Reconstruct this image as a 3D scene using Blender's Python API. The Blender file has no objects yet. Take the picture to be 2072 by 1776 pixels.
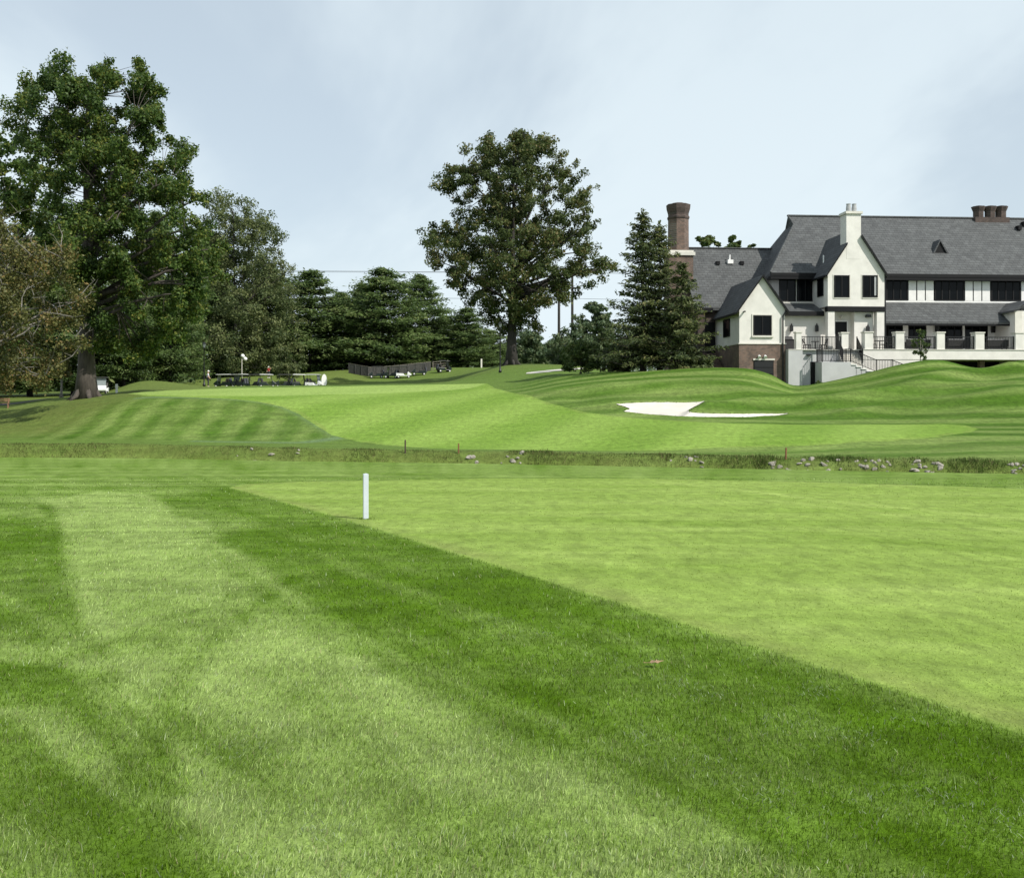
import bpy, bmesh, math, random
import numpy as np
from mathutils import Vector, Matrix

sc = bpy.context.scene
COL = sc.collection
R = math.radians
random.seed(7)
RNG = np.random.default_rng(7)

# ------------------------------------------------------------------ camera, sky, sun, exposure
F, CX, HY, EYE = 2024.0, 1036.0, 809.4, 1.6          # survey units of the photograph (2072 wide)
cam = bpy.data.cameras.new('camera')
cam.sensor_width = 36.0
cam.lens = 36.0 * F / 2072.0
cam.shift_y = (HY - 888.0) / 2072.0
cam.clip_start = 0.1
cam.clip_end = 6000
camo = bpy.data.objects.new('camera', cam)
COL.objects.link(camo)
camo.location = (0, 0, EYE)
camo.rotation_euler = (R(90), 0, 0)
sc.camera = camo

SUN = Vector((1.25, -1.0, 1.56)).normalized()
w = bpy.data.worlds.new('World')
sc.world = w
w.use_nodes = True
nt = w.node_tree
nt.nodes.clear()
def wn(t, **k):
    n = nt.nodes.new(t)
    for a, b in k.items():
        setattr(n, a, b)
    return n
def wl(a, b): nt.links.new(a, b)
out = wn('ShaderNodeOutputWorld')
bg = wn('ShaderNodeBackground')
bg.inputs['Strength'].default_value = 0.1
sky = wn('ShaderNodeTexSky', sky_type='NISHITA')
sky.sun_disc = False
sky.sun_elevation = math.asin(SUN.z)
sky.sun_rotation = math.atan2(SUN.x, SUN.y)
sky.air_density = 1.0
sky.dust_density = 1.0
tc = wn('ShaderNodeTexCoord')
sep = wn('ShaderNodeSeparateXYZ')
wl(tc.outputs['Generated'], sep.inputs[0])
def wmath(op, a, b=None, clamp=False):
    n = wn('ShaderNodeMath', operation=op, use_clamp=clamp)
    for i, v in enumerate((a, b)):
        if v is None: continue
        if isinstance(v, (int, float)): n.inputs[i].default_value = v
        else: wl(v, n.inputs[i])
    return n.outputs[0]
zc = wmath('ADD', wmath('MAXIMUM', sep.outputs['Z'], 0.0), 0.22)
px_ = wmath('DIVIDE', sep.outputs['X'], zc)
py_ = wmath('DIVIDE', sep.outputs['Y'], zc)
comb = wn('ShaderNodeCombineXYZ')
wl(px_, comb.inputs[0]); wl(py_, comb.inputs[1])
mp = wn('ShaderNodeMapping')
mp.inputs['Rotation'].default_value = (0, 0, R(35))
mp.inputs['Scale'].default_value = (0.9, 0.5, 1)
mp.inputs['Location'].default_value = (4.1, 1.3, 0)
wl(comb.outputs[0], mp.inputs[0])
n1 = wn('ShaderNodeTexNoise'); n1.inputs['Scale'].default_value = 0.9
n1.inputs['Detail'].default_value = 6; n1.inputs['Roughness'].default_value = 0.58; n1.inputs['Distortion'].default_value = 0.35
wl(mp.outputs[0], n1.inputs['Vector'])
cr = wn('ShaderNodeMapRange', interpolation_type='SMOOTHSTEP')
cr.inputs['From Min'].default_value = 0.36; cr.inputs['From Max'].default_value = 0.58
cr.inputs['To Min'].default_value = 0.66; cr.inputs['To Max'].default_value = 1.0
wl(n1.outputs['Fac'], cr.inputs['Value'])
thin = wmath('DIVIDE', -1.3, wmath('ADD', wmath('MAXIMUM', sep.outputs['Z'], 0.0), 0.32))
thick = wmath('SUBTRACT', 1.0, wmath('POWER', 2.71828, thin))
fac = wmath('MULTIPLY', cr.outputs[0], thick, clamp=True)
mx = wn('ShaderNodeMix', data_type='RGBA')
wl(fac, mx.inputs[0])
wl(sky.outputs[0], mx.inputs['A'])
mx.inputs['B'].default_value = (7.7, 8.75, 9.3, 1)
wl(mx.outputs['Result'], bg.inputs['Color'])
wl(bg.outputs[0], out.inputs[0])

sl = bpy.data.lights.new('sun', 'SUN')
sl.energy = 5.0
sl.angle = R(0.53)
sl.color = (1.0, 0.955, 0.88)
so = bpy.data.objects.new('sun', sl)
COL.objects.link(so)
so.rotation_euler = SUN.to_track_quat('Z', 'Y').to_euler()
so.location = (40, -40, 60)

vs = sc.view_settings
vs.view_transform = 'Standard'; vs.look = 'None'; vs.gamma = 1.0; vs.exposure = 0.10
vs.use_curve_mapping = False
sc.cycles.use_denoising = True
sc.cycles.sample_clamp_indirect = 3.0
sc.cycles.sample_clamp_direct = 12.0
sc.cycles.denoiser = 'OPENIMAGEDENOISE'
sc.cycles.denoising_input_passes = 'RGB_ALBEDO_NORMAL'
sc.cycles.max_bounces = 6
sc.cycles.diffuse_bounces = 3
sc.cycles.transmission_bounces = 4
sc.cycles.caustics_reflective = False
sc.cycles.caustics_refractive = False

# ------------------------------------------------------------------ helpers
def tag(o, label=None, cat=None, group=None, kind=None):
    if label: o['label'] = label
    if cat: o['category'] = cat
    if group: o['group'] = group
    if kind: o['kind'] = kind
    return o
def empty(name, loc=(0, 0, 0), rz=0.0, parent=None):
    o = bpy.data.objects.new(name, None)
    o.empty_display_size = 0.3
    COL.objects.link(o)
    o.location = loc
    o.rotation_euler = (0, 0, rz)
    if parent: o.parent = parent
    return o
def fast_mesh(name, V, Fc, attrs=None, smooth=False):
    V = np.asarray(V, np.float32); Fc = np.asarray(Fc, np.int32)
    me = bpy.data.meshes.new(name)
    me.vertices.add(len(V)); me.vertices.foreach_set('co', V.ravel())
    k = Fc.shape[1]
    me.loops.add(Fc.size); me.loops.foreach_set('vertex_index', Fc.ravel())
    me.polygons.add(len(Fc))
    me.polygons.foreach_set('loop_start', np.arange(0, Fc.size, k, dtype=np.int32))
    me.polygons.foreach_set('loop_total', np.full(len(Fc), k, np.int32))
    if smooth: me.polygons.foreach_set('use_smooth', np.ones(len(Fc), bool))
    for an, av in (attrs or {}).items():
        av = np.asarray(av, np.float32)
        if av.ndim == 1:
            a = me.attributes.new(an, 'FLOAT', 'POINT'); a.data.foreach_set('value', av)
        else:
            a = me.attributes.new(an, 'FLOAT_COLOR', 'POINT')
            c4 = np.ones((len(av), 4), np.float32); c4[:, :3] = av
            a.data.foreach_set('color', c4.ravel())
    me.update(); me.validate()
    return me
def link(name, me, m, parent=None):
    if m is not None and len(me.materials) == 0: me.materials.append(m)
    o = bpy.data.objects.new(name, me)
    COL.objects.link(o)
    if parent: o.parent = parent
    return o

class MB:
    def __init__(s): s.v = []; s.f = []
    def add(s, vs_, fs):
        n = len(s.v); s.v += [tuple(p) for p in vs_]; s.f += [tuple(i + n for i in f) for f in fs]; return s
    def box(s, x0, x1, y0, y1, z0, z1):
        return s.add([(x0,y0,z0),(x1,y0,z0),(x1,y1,z0),(x0,y1,z0),(x0,y0,z1),(x1,y0,z1),(x1,y1,z1),(x0,y1,z1)],
                     [(0,3,2,1),(4,5,6,7),(0,1,5,4),(1,2,6,5),(2,3,7,6),(3,0,4,7)])
    def prism(s, poly, d):            # extrude a planar polygon by vector d
        n = len(poly); p = [Vector(q) for q in poly]; d = Vector(d)
        return s.add(p + [q + d for q in p],
                     [tuple(range(n))[::-1], tuple(range(n, 2*n))] + [(i, (i+1) % n, (i+1) % n + n, i + n) for i in range(n)])
    def bar(s, a, b, t, up=(0, 0, 1)):   # square bar
        a = Vector(a); b = Vector(b); d = (b - a).normalized(); up = Vector(up)
        if abs(d.dot(up)) > .95: up = Vector((0, 1, 0))
        x = d.cross(up).normalized() * t / 2; y = x.cross(d).normalized() * t / 2
        return s.add([a-x-y, a+x-y, a+x+y, a-x+y, b-x-y, b+x-y, b+x+y, b-x+y],
                     [(0,1,2,3)[::-1],(4,5,6,7),(0,1,5,4),(1,2,6,5),(2,3,7,6),(3,0,4,7)])
    def tube(s, pts, rad, n=6, cap=True):
        pts = [Vector(p) for p in pts]; m = len(pts); base = len(s.v)
        ref = Vector((0, 0, 1))
        d0 = (pts[-1] - pts[0]).normalized()
        if abs(d0.z) > .8: ref = Vector((1, 0, 0))
        for i, p in enumerate(pts):
            d = (pts[min(i+1, m-1)] - pts[max(i-1, 0)]).normalized()
            x = d.cross(ref).normalized(); y = x.cross(d)
            for k in range(n):
                a = 2*math.pi*k/n
                s.v.append(tuple(p + (x*math.cos(a) + y*math.sin(a)) * rad[i]))
        for i in range(m-1):
            for k in range(n):
                k2 = (k+1) % n
                s.f.append((base+i*n+k, base+i*n+k2, base+(i+1)*n+k2, base+(i+1)*n+k))
        if cap:
            s.f.append(tuple(base+k for k in range(n))[::-1]); s.f.append(tuple(base+(m-1)*n+k for k in range(n)))
        return s
    def lathe(s, c, prof, n=12):
        base = len(s.v); m = len(prof)
        for r, z in prof:
            for k in range(n):
                a = 2*math.pi*k/n; s.v.append((c[0]+r*math.cos(a), c[1]+r*math.sin(a), c[2]+z))
        for i in range(m-1):
            for k in range(n):
                k2 = (k+1) % n; s.f.append((base+i*n+k, base+i*n+k2, base+(i+1)*n+k2, base+(i+1)*n+k))
        s.f.append(tuple(base+k for k in range(n))[::-1]); s.f.append(tuple(base+(m-1)*n+k for k in range(n)))
        return s
    def mesh(s, name, smooth=False):
        me = bpy.data.meshes.new(name); me.from_pydata(s.v, [], s.f); me.validate()
        if smooth: me.polygons.foreach_set('use_smooth', np.ones(len(me.polygons), bool))
        me.update(); return me
    def build(s, name, m, parent=None, smooth=False, bevel=0.0):
        o = link(name, s.mesh(name, smooth), m, parent)
        if bevel:
            b = o.modifiers.new('bevel', 'BEVEL'); b.width = bevel; b.segments = 2; b.limit_method = 'ANGLE'
        return o

# ------------------------------------------------------------------ materials
def nodes(m):
    m.use_nodes = True; t = m.node_tree
    return t, t.nodes, t.nodes['Principled BSDF']
def mat(name, col, rough=0.6, var=0.12, scale=3.0, bump=0.0, bscale=40.0, metal=0.0, col2=None, detail=6, stretch=None, spec=None):
    m = bpy.data.materials.new(name); t, N, b = nodes(m)
    b.inputs['Roughness'].default_value = rough; b.inputs['Metallic'].default_value = metal
    if spec is not None: b.inputs['Specular IOR Level'].default_value = spec
    tcn = N.new('ShaderNodeTexCoord'); mpn = N.new('ShaderNodeMapping')
    if stretch: mpn.inputs['Scale'].default_value = stretch
    t.links.new(tcn.outputs['Object'], mpn.inputs[0])
    nz = N.new('ShaderNodeTexNoise'); nz.inputs['Scale'].default_value = scale; nz.inputs['Detail'].default_value = detail
    nz.inputs['Roughness'].default_value = 0.65
    t.links.new(mpn.outputs[0], nz.inputs['Vector'])
    rp = N.new('ShaderNodeMapRange'); rp.inputs['From Min'].default_value = 0.3; rp.inputs['From Max'].default_value = 0.7
    t.links.new(nz.outputs['Fac'], rp.inputs['Value'])
    mxn = N.new('ShaderNodeMix'); mxn.data_type = 'RGBA'
    c2 = col2 if col2 else tuple(c * (1 - 2*var) for c in col); c1 = col if col2 else tuple(min(1, c * (1 + var)) for c in col)
    mxn.inputs['A'].default_value = (*c2, 1); mxn.inputs['B'].default_value = (*c1, 1)
    t.links.new(rp.outputs[0], mxn.inputs[0]); t.links.new(mxn.outputs['Result'], b.inputs['Base Color'])
    if bump:
        nb = N.new('ShaderNodeTexNoise'); nb.inputs['Scale'].default_value = bscale; nb.inputs['Detail'].default_value = 4
        t.links.new(mpn.outputs[0], nb.inputs['Vector'])
        bn = N.new('ShaderNodeBump'); bn.inputs['Strength'].default_value = bump; bn.inputs['Distance'].default_value = 0.02
        t.links.new(nb.outputs['Fac'], bn.inputs['Height']); t.links.new(bn.outputs[0], b.inputs['Normal'])
    return m
def leaf_mat(name, c1, c2, c3=None, trans=0.3, rough=0.55):
    m = bpy.data.materials.new(name); t, N, b = nodes(m)
    at = N.new('ShaderNodeAttribute'); at.attribute_name = 'tint'
    rp = N.new('ShaderNodeValToRGB')
    e = rp.color_ramp.elements
    e[0].position = 0.0; e[0].color = (*c1, 1); e[1].position = 0.75 if c3 else 1.0; e[1].color = (*c2, 1)
    if c3: x = e.new(1.0); x.color = (*c3, 1)
    t.links.new(at.outputs['Fac'], rp.inputs[0])
    t.links.new(rp.outputs[0], b.inputs['Base Color'])
    b.inputs['Roughness'].default_value = rough
    b.inputs['Specular IOR Level'].default_value = 0.3
    tr = N.new('ShaderNodeBsdfTranslucent'); t.links.new(rp.outputs[0], tr.inputs['Color'])
    ms = N.new('ShaderNodeMixShader'); ms.inputs[0].default_value = trans
    t.links.new(b.outputs[0], ms.inputs[1]); t.links.new(tr.outputs[0], ms.inputs[2])
    t.links.new(ms.outputs[0], N['Material Output'].inputs['Surface'])
    return m
def coord_brick(name, axes, c1, c2, mortar, bw, bh, msize, rough=0.8, bump=0.5, extra=0.0):
    m = bpy.data.materials.new(name); t, N, b = nodes(m)
    tcn = N.new('ShaderNodeTexCoord'); sp = N.new('ShaderNodeSeparateXYZ'); cb = N.new('ShaderNodeCombineXYZ')
    t.links.new(tcn.outputs['Object'], sp.inputs[0])
    if axes[0] == 'XY':
        ad = N.new('ShaderNodeMath'); t.links.new(sp.outputs['X'], ad.inputs[0]); t.links.new(sp.outputs['Y'], ad.inputs[1])
        t.links.new(ad.outputs[0], cb.inputs[0])
    else: t.links.new(sp.outputs[axes[0]], cb.inputs[0])
    t.links.new(sp.outputs['Z'], cb.inputs[1])
    br = N.new('ShaderNodeTexBrick'); br.inputs['Scale'].default_value = 1.0
    br.inputs['Brick Width'].default_value = bw; br.inputs['Row Height'].default_value = bh
    br.inputs['Mortar Size'].default_value = msize; br.inputs['Bias'].default_value = 0.0
    br.inputs['Color1'].default_value = (*c1, 1); br.inputs['Color2'].default_value = (*c2, 1); br.inputs['Mortar'].default_value = (*mortar, 1)
    t.links.new(cb.outputs[0], br.inputs['Vector'])
    nz = N.new('ShaderNodeTexNoise'); nz.inputs['Scale'].default_value = 1.3; nz.inputs['Detail'].default_value = 8
    nz.inputs['Roughness'].default_value = 0.75
    t.links.new(tcn.outputs['Object'], nz.inputs['Vector'])
    mr = N.new('ShaderNodeMapRange'); mr.inputs['From Min'].default_value = 0.3; mr.inputs['From Max'].default_value = 0.7
    mr.inputs['To Min'].default_value = 0.72 - extra; mr.inputs['To Max'].default_value = 1.25 + extra
    t.links.new(nz.outputs['Fac'], mr.inputs['Value'])
    mu = N.new('ShaderNodeMix'); mu.data_type = 'RGBA'; mu.blend_type = 'MULTIPLY'; mu.inputs[0].default_value = 1.0
    t.links.new(br.outputs['Color'], mu.inputs['A']); t.links.new(mr.outputs[0], mu.inputs['B'])
    t.links.new(mu.outputs['Result'], b.inputs['Base Color'])
    b.inputs['Roughness'].default_value = rough
    bn = N.new('ShaderNodeBump'); bn.inputs['Strength'].default_value = bump; bn.inputs['Distance'].default_value = 0.03; bn.invert = True
    t.links.new(br.outputs['Fac'], bn.inputs['Height']); t.links.new(bn.outputs[0], b.inputs['Normal'])
    return m

M = {}
M['stucco'] = mat('stucco', (0.665, 0.645, 0.60), 0.9, 0.07, 0.9, 0.15, 25)
M['stone'] = mat('cast_stone', (0.60, 0.58, 0.52), 0.85, 0.06, 1.5, 0.1, 20)
M['flatgrey'] = mat('flat_grey', (0.43, 0.435, 0.435), 0.85, 0.06, 0.8, 0.1, 20)  # one even grey for the stair and lower terrace walls
M['black'] = mat('black_paint', (0.007, 0.007, 0.008), 0.6, 0.15, 4, spec=0.2)
M['blackmetal'] = mat('black_metal', (0.012, 0.012, 0.013), 0.45, 0.1, 6, metal=0.2)
M['glass'] = mat('dark_window_glass', (0.004, 0.005, 0.006), 0.06, 0.3, 0.7, spec=0.12)
M['curtain'] = mat('pale_curtain', (0.35, 0.36, 0.36), 0.9, 0.1, 4)
M['white'] = mat('white_paint', (0.80, 0.80, 0.78), 0.5, 0.04, 3)
M['panel'] = mat('white_panel', (0.72, 0.71, 0.69), 0.8, 0.05, 2)
M['slate'] = coord_brick('slate_roof', ('X',), (0.080, 0.085, 0.085), (0.056, 0.060, 0.061), (0.03, 0.031, 0.031), 0.5, 0.24, 0.016, 0.8, 0.6, 0.06)
M['slate_side'] = coord_brick('slate_roof_side', ('Y',), (0.072, 0.076, 0.079), (0.05, 0.053, 0.056), (0.024, 0.024, 0.026), 0.5, 0.24, 0.016, 0.8, 0.6, 0.06)
M['brick'] = coord_brick('brown_brick', ('XY',), (0.165, 0.10, 0.075), (0.085, 0.058, 0.047), (0.17, 0.15, 0.125), 0.24, 0.085, 0.01, 0.9, 0.4, 0.15)
M['darkbrick'] = coord_brick('dark_chimney_brick', ('XY',), (0.085, 0.055, 0.045), (0.05, 0.036, 0.032), (0.08, 0.07, 0.06), 0.24, 0.085, 0.01, 0.9, 0.4, 0.15)
M['concrete'] = mat('pale_concrete', (0.52, 0.50, 0.45), 0.9, 0.1, 2, 0.2, 20)
M['asphalt'] = mat('asphalt', (0.05, 0.05, 0.05), 0.9, 0.15, 2, 0.2, 30)
M['wicker'] = mat('dark_wicker', (0.018, 0.017, 0.017), 0.7, 0.3, 40, 0.3, 60)
M['cushion'] = mat('grey_cushion', (0.30, 0.30, 0.30), 0.9, 0.08, 5)
M['bark'] = mat('grey_brown_bark', (0.10, 0.085, 0.07), 0.95, 0.3, 3.0, 0.9, 9, col2=(0.04, 0.034, 0.03), stretch=(2.2, 2.2, 0.4))
M['bark_dark'] = mat('dark_bark', (0.05, 0.045, 0.04), 0.95, 0.3, 3.0, 0.9, 9, col2=(0.02, 0.018, 0.016), stretch=(2.2, 2.2, 0.4))
M['bark_pale'] = mat('pale_bark', (0.20, 0.185, 0.165), 0.95, 0.2, 4, 0.6, 9)
M['stake_white'] = mat('white_stake_paint', (0.52, 0.57, 0.63), 0.55, 0.05, 14, 0.1, 60)
M['stake_wood'] = mat('dark_wood', (0.06, 0.04, 0.03), 0.9, 0.2, 10)
M['stake_red'] = mat('rust_red_stake', (0.19, 0.075, 0.035), 0.8, 0.15, 10)
M['sand'] = mat('white_sand', (0.56, 0.53, 0.465), 0.95, 0.08, 1.2, 0.8, 5, stretch=(0.5, 3, 1))
M['rock'] = mat('pale_rock', (0.42, 0.39, 0.33), 0.95, 0.25, 3, 0.6, 12, col2=(0.17, 0.155, 0.125))
M['leaf_tulip'] = leaf_mat('tulip_tree_leaf', (0.028, 0.06, 0.013), (0.095, 0.155, 0.03), (0.19, 0.205, 0.04), 0.42)
M['leaf_oak'] = leaf_mat('oak_leaf', (0.038, 0.062, 0.02), (0.112, 0.148, 0.043), (0.19, 0.16, 0.062), 0.42)
M['leaf_rust'] = leaf_mat('rusty_leaf', (0.06, 0.072, 0.022), (0.14, 0.14, 0.042), (0.20, 0.14, 0.048))
M['leaf_mid'] = leaf_mat('mid_green_leaf', (0.034, 0.066, 0.02), (0.10, 0.15, 0.038), (0.17, 0.19, 0.055), 0.38)
M['leaf_far'] = leaf_mat('distant_leaf', (0.06, 0.10, 0.052), (0.12, 0.17, 0.075), (0.18, 0.205, 0.10), 0.38)  # pale haze of distance mixed into the leaf colours
M['needle'] = leaf_mat('pine_needle', (0.04, 0.075, 0.024), (0.135, 0.20, 0.058), (0.235, 0.28, 0.105), 0.4)
M['needle_spruce'] = leaf_mat('spruce_needle', (0.04, 0.062, 0.025), (0.125, 0.155, 0.052), (0.21, 0.195, 0.08), 0.36)
M['needle_soft'] = leaf_mat('soft_green_needle', (0.06, 0.09, 0.034), (0.16, 0.195, 0.072), (0.24, 0.26, 0.11), 0.45)

# ------------------------------------------------------------------ terrain
def pchip(x, y, xi):
    x = np.asarray(x, float); y = np.asarray(y, float)
    h = np.diff(x); d = np.diff(y, axis=0) / (h if y.ndim == 1 else h[:, None])
    m = np.zeros_like(y)
    h1, h2 = h[:-1], h[1:]
    w1, w2 = 2*h2 + h1, h2 + 2*h1
    if y.ndim > 1: w1 = w1[:, None]; w2 = w2[:, None]
    with np.errstate(divide='ignore', invalid='ignore'):
        mm = (w1 + w2) / (w1 / d[:-1] + w2 / d[1:])
    m[1:-1] = np.where(d[:-1] * d[1:] > 0, mm, 0)
    m[0] = d[0]; m[-1] = d[-1]
    xi = np.clip(xi, x[0], x[-1])
    k = np.clip(np.searchsorted(x, xi) - 1, 0, len(x) - 2)
    t = (xi - x[k]) / h[k]; hh = h[k]
    if y.ndim > 1: t = t[:, None]; hh = hh[:, None]
    return ((2*t**3-3*t**2+1)*y[k] + (t**3-2*t**2+t)*hh*m[k] + (-2*t**3+3*t**2)*y[k+1] + (t**3-t**2)*hh*m[k+1])

SL = 0.025
def creek_y(x): return np.interp(x, [-700, 0, 300, 600, 900, 1035, 1300, 1600, 1900, 2072, 2800], [923, 925, 927, 933, 936.5, 939, 944, 950, 956, 958.5, 966])
def bank_y(x): return np.interp(x, [-700, 0, 300, 600, 900, 1035, 1300, 1600, 1900, 2072, 2800], [897, 899, 900, 908, 913, 914.5, 920, 927, 933, 937, 946])
def creek_Y(x): return 3238.0 / (creek_y(x) - HY - SL*F)
def zof(y, Y): return EYE + (HY - y) / F * Y
Z = lambda z: ('z', z)
TAB = {
 -700: [(58,893),(66,872),(74,850),(86,826),(96,818),(110,812),(130,Z(2.0)),(160,Z(2.4))],
 0:   [(57,892),(63,872),(70,848),(80,823),(90,816),(105,808),(125,Z(2.2)),(160,Z(2.6))],
 100: [(57,891),(63,865),(68,838),(74,818),(80,809),(90,806),(105,Z(1.75)),(125,Z(2.2)),(160,Z(3.0))],
 175: [(57,890),(61,868),(66,835),(71,813),(76,805),(80,800),(90,801),(105,Z(1.85)),(125,Z(2.3)),(160,Z(3.2))],
 300: [(57,890),(60,868),(64,830),(67,810),(72,799),(80,791),(95,784),(102,778),(112,770),(125,Z(3.8)),(160,Z(4.2))],
 450: [(56,893),(60,866),(63,836),(66,812),(73,797),(82,789),(95,781.5),(101,Z(2.85)),(112,Z(3.0)),(125,Z(3.2)),(145,Z(3.4)),(155,Z(4.9)),(175,Z(5.5))],
 600: [(54,896),(58,872),(62,847),(67,816),(75,799),(85,787),(95,780),(101,Z(2.95)),(112,Z(3.05)),(125,Z(3.2)),(145,Z(3.4)),(155,Z(5.2)),(175,Z(6.2))],
 680: [(53,898),(57.5,872),(62,846),(67,816),(75,799),(85,787),(95,779),(102,Z(2.9)),(112,Z(3.0)),(125,Z(3.1)),(145,Z(3.4)),(158,Z(5.5)),(175,Z(6.8))],
 750: [(52,901),(57,873),(62,844),(67,817),(75,800),(85,786),(95,777.5),(103,Z(3.05)),(112,Z(3.2)),(125,Z(3.4)),(150,Z(4.2)),(162,Z(5.0)),(175,Z(7.0))],
 900: [(50,906),(55,880),(60,852),(66,826),(75,800),(85,785),(95,775),(104,Z(3.3)),(112,Z(3.5)),(125,Z(3.8)),(150,Z(4.9)),(162,Z(5.9)),(175,Z(7.3))],
 970: [(49.5,907),(54.5,882),(60,851),(66,825),(74.5,799),(83,784),(93,772.5),(102,Z(3.65)),(112,Z(4.3)),(125,Z(5.0)),(150,Z(6.0)),(162,Z(6.7)),(175,Z(7.3))],
 1035: [(49,908),(54,884),(60,850),(66,824),(74,798),(82,783),(92,770),(100,762),(110,753),(130,738),(150,Z(7.0)),(175,Z(7.2))],
 1130: [(48,910),(53,882),(60,848),(65,822),(70,797),(77,774),(86,760),(97,752),(110,747),(130,738),(150,Z(6.8)),(175,Z(7.0))],
 1250: [(47,912),(52,880),(58,848),(62,832),(66,802),(71,776),(78,757),(84,751),(92,Z(3.9)),(110,Z(4.6)),(130,Z(5.4)),(175,Z(6.4))],
 1350: [(46,913),(50,884),(57,852),(59,845),(64,816),(68,790),(73,763),(78,748),(84,Z(3.8)),(95,Z(3.6)),(130,Z(4.5)),(175,Z(6))],
 1440: [(45,913),(49,884),(57,852),(59.5,845),(64,818),(68,791),(73,761),(77.5,743.5),(82,Z(3.7)),(90,Z(3.2)),(130,Z(4)),(175,Z(5.5))],
 1510: [(45,913),(49,884),(57,853),(60,845),(64,822),(68,794),(73,762),(77,745),(80,Z(3.6)),(84,Z(2.9)),(130,Z(3.6)),(175,Z(5))],
 1560: [(45,913),(49,882),(57,854),(60.5,843),(65,820),(69,797),(74,770),(77.5,757),(80,Z(3.3)),(84,Z(2.8)),(130,Z(3.4)),(175,Z(5))],
 1610: [(45,912),(49,880),(57,856),(61,842),(66,817),(71,796),(77,784),(80,780.5),(84,Z(2.7)),(100,Z(2.7)),(130,Z(3.2)),(175,Z(5))],
 1680: [(45,909),(49,878),(57,857),(62,837),(67,809),(72,785),(78,771),(81,Z(2.9)),(84,Z(2.7)),(100,Z(2.7)),(130,Z(3.2)),(175,Z(5))],
 1750: [(44,908),(49,877),(57,858),(62,836),(67,806),(72,775),(77,755),(80,Z(3.2)),(84,Z(2.7)),(100,Z(2.7)),(130,Z(3.2)),(175,Z(5))],
 1820: [(44,907),(49,876),(57,858),(62,836),(67,803),(71,768),(76,737.5),(79.5,Z(3.4)),(84,Z(2.7)),(100,Z(2.7)),(130,Z(3.2)),(175,Z(5))],
 1890: [(44,906),(49,877),(56,860),(61,838),(66,806),(70,768),(75.5,727),(79.5,Z(3.4)),(84,Z(2.7)),(100,Z(2.7)),(130,Z(3.2)),(175,Z(5))],
 1985: [(43,905),(49,878),(56,860),(60,836),(65,802),(70,766),(75.5,745),(79.5,Z(3.2)),(84,Z(2.7)),(100,Z(2.7)),(130,Z(3.2)),(175,Z(5))],
 2072: [(43,905),(49,878),(56,858),(60,832),(64,798),(69,760),(75,729),(79.5,Z(3.4)),(84,Z(2.7)),(100,Z(2.7)),(130,Z(3.2)),(175,Z(5))],
 2300: [(43,905),(49,878),(56,856),(60,832),(65,796),(70,760),(75,735),(80,Z(3.4)),(84,Z(2.7)),(100,Z(2.7)),(130,Z(3.2)),(175,Z(5))],
 2800: [(43,908),(49,882),(56,860),(60,840),(65,806),(70,775),(75,750),(80,Z(3.4)),(84,Z(2.9)),(100,Z(2.9)),(130,Z(3.2)),(175,Z(5))],
}
def s_of(Y, A):          # creek-aligned depth coordinate
    return np.where(Y < A + 4, Y - A, 4 + (Y - A - 4) * (130 - 4) / (130 - A - 4))
def Y_of(s, A):
    return np.where(s < 4, s + A, A + 4 + (s - 4) * (130 - A - 4) / (130 - 4))
xs_ctrl = np.array(sorted(TAB), float)
u_ctrl = (xs_ctrl - CX) / F
# sampling of the grid
u_in = np.linspace(-0.60, 0.60, 421)
u_out = 0.60 + np.cumsum(np.linspace(0.004, 0.06, 46))
UG = np.concatenate([-u_out[::-1], u_in, u_out])
A_ref = 41.0
yy = np.linspace(1790, 960, 330)
Yn = 3238.0 / (yy - HY - SL*F)                   # near rows: even on the lens
Yn = np.concatenate([[0.3, 1.0, 1.8, 2.5, 3.0], Yn[Yn > 3.3]])
Sn = np.concatenate([Yn[Yn < 40.5] - A_ref, np.linspace(-0.4, 4, 15)])
Sf = np.concatenate([np.linspace(4.25, 60, 205), np.linspace(60.6, 130, 70), np.array([133,137,142,148,155,163,172,185,200,225,260,320,420,600,900,1500,2600])])
SG = np.concatenate([Sn, Sf])
colz = []
for x in TAB:
    pass
for x in xs_ctrl:
    A = float(creek_Y(x)); zA = -SL * A
    pts = [(-80, -SL*0), (-A, 0.0), (-A*0.5, -SL*A*0.5), (-0.5, -SL*(A-0.5)), (0, zA - 0.03), (0.7, zA - 0.45), (1.3, zA - 0.55), (2.0, zA - 0.36)]
    pts.append((3.4, zof(float(bank_y(x)), A + 3.4)))
    lastz = 0
    for Yv, y in TAB[x]:
        z = y[1] if isinstance(y, tuple) else zof(y, Yv)
        pts.append((float(s_of(np.array(float(Yv)), A)), z)); lastz = z
    pts += [(230, lastz + 0.3), (400, 5.0), (2700, 5.0)]
    p = np.array(pts)
    colz.append(pchip(p[:, 0], p[:, 1], SG))
colz = np.array(colz)                             # (ncol, ns)
ZT = pchip(u_ctrl, colz, UG)                      # (nu, ns)
far = SG > 4.2
for _ in range(6):                                # soften facets of the survey
    Zs = ZT.copy()
    Zs[1:-1] = 0.25*ZT[:-2] + 0.5*ZT[1:-1] + 0.25*ZT[2:]
    Zs[:, 1:-1] = np.where((SG[1:-1] > 6) & (SG[1:-1] < 125), 0.25*Zs[:, :-2] + 0.5*Zs[:, 1:-1] + 0.25*Zs[:, 2:], Zs[:, 1:-1])
    ZT = np.where(SG[None, :] > 6, Zs, ZT)
AG = creek_Y(CX + UG * F)
YG = Y_of(SG[None, :], AG[:, None])
nearmask = SG[None, :] < 0
YG = np.where(nearmask, (SG[None, :] + A_ref) / A_ref * AG[:, None], YG)    # near rows stretch to the creek lip
ZT = np.where(nearmask, -SL * YG, ZT)
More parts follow.
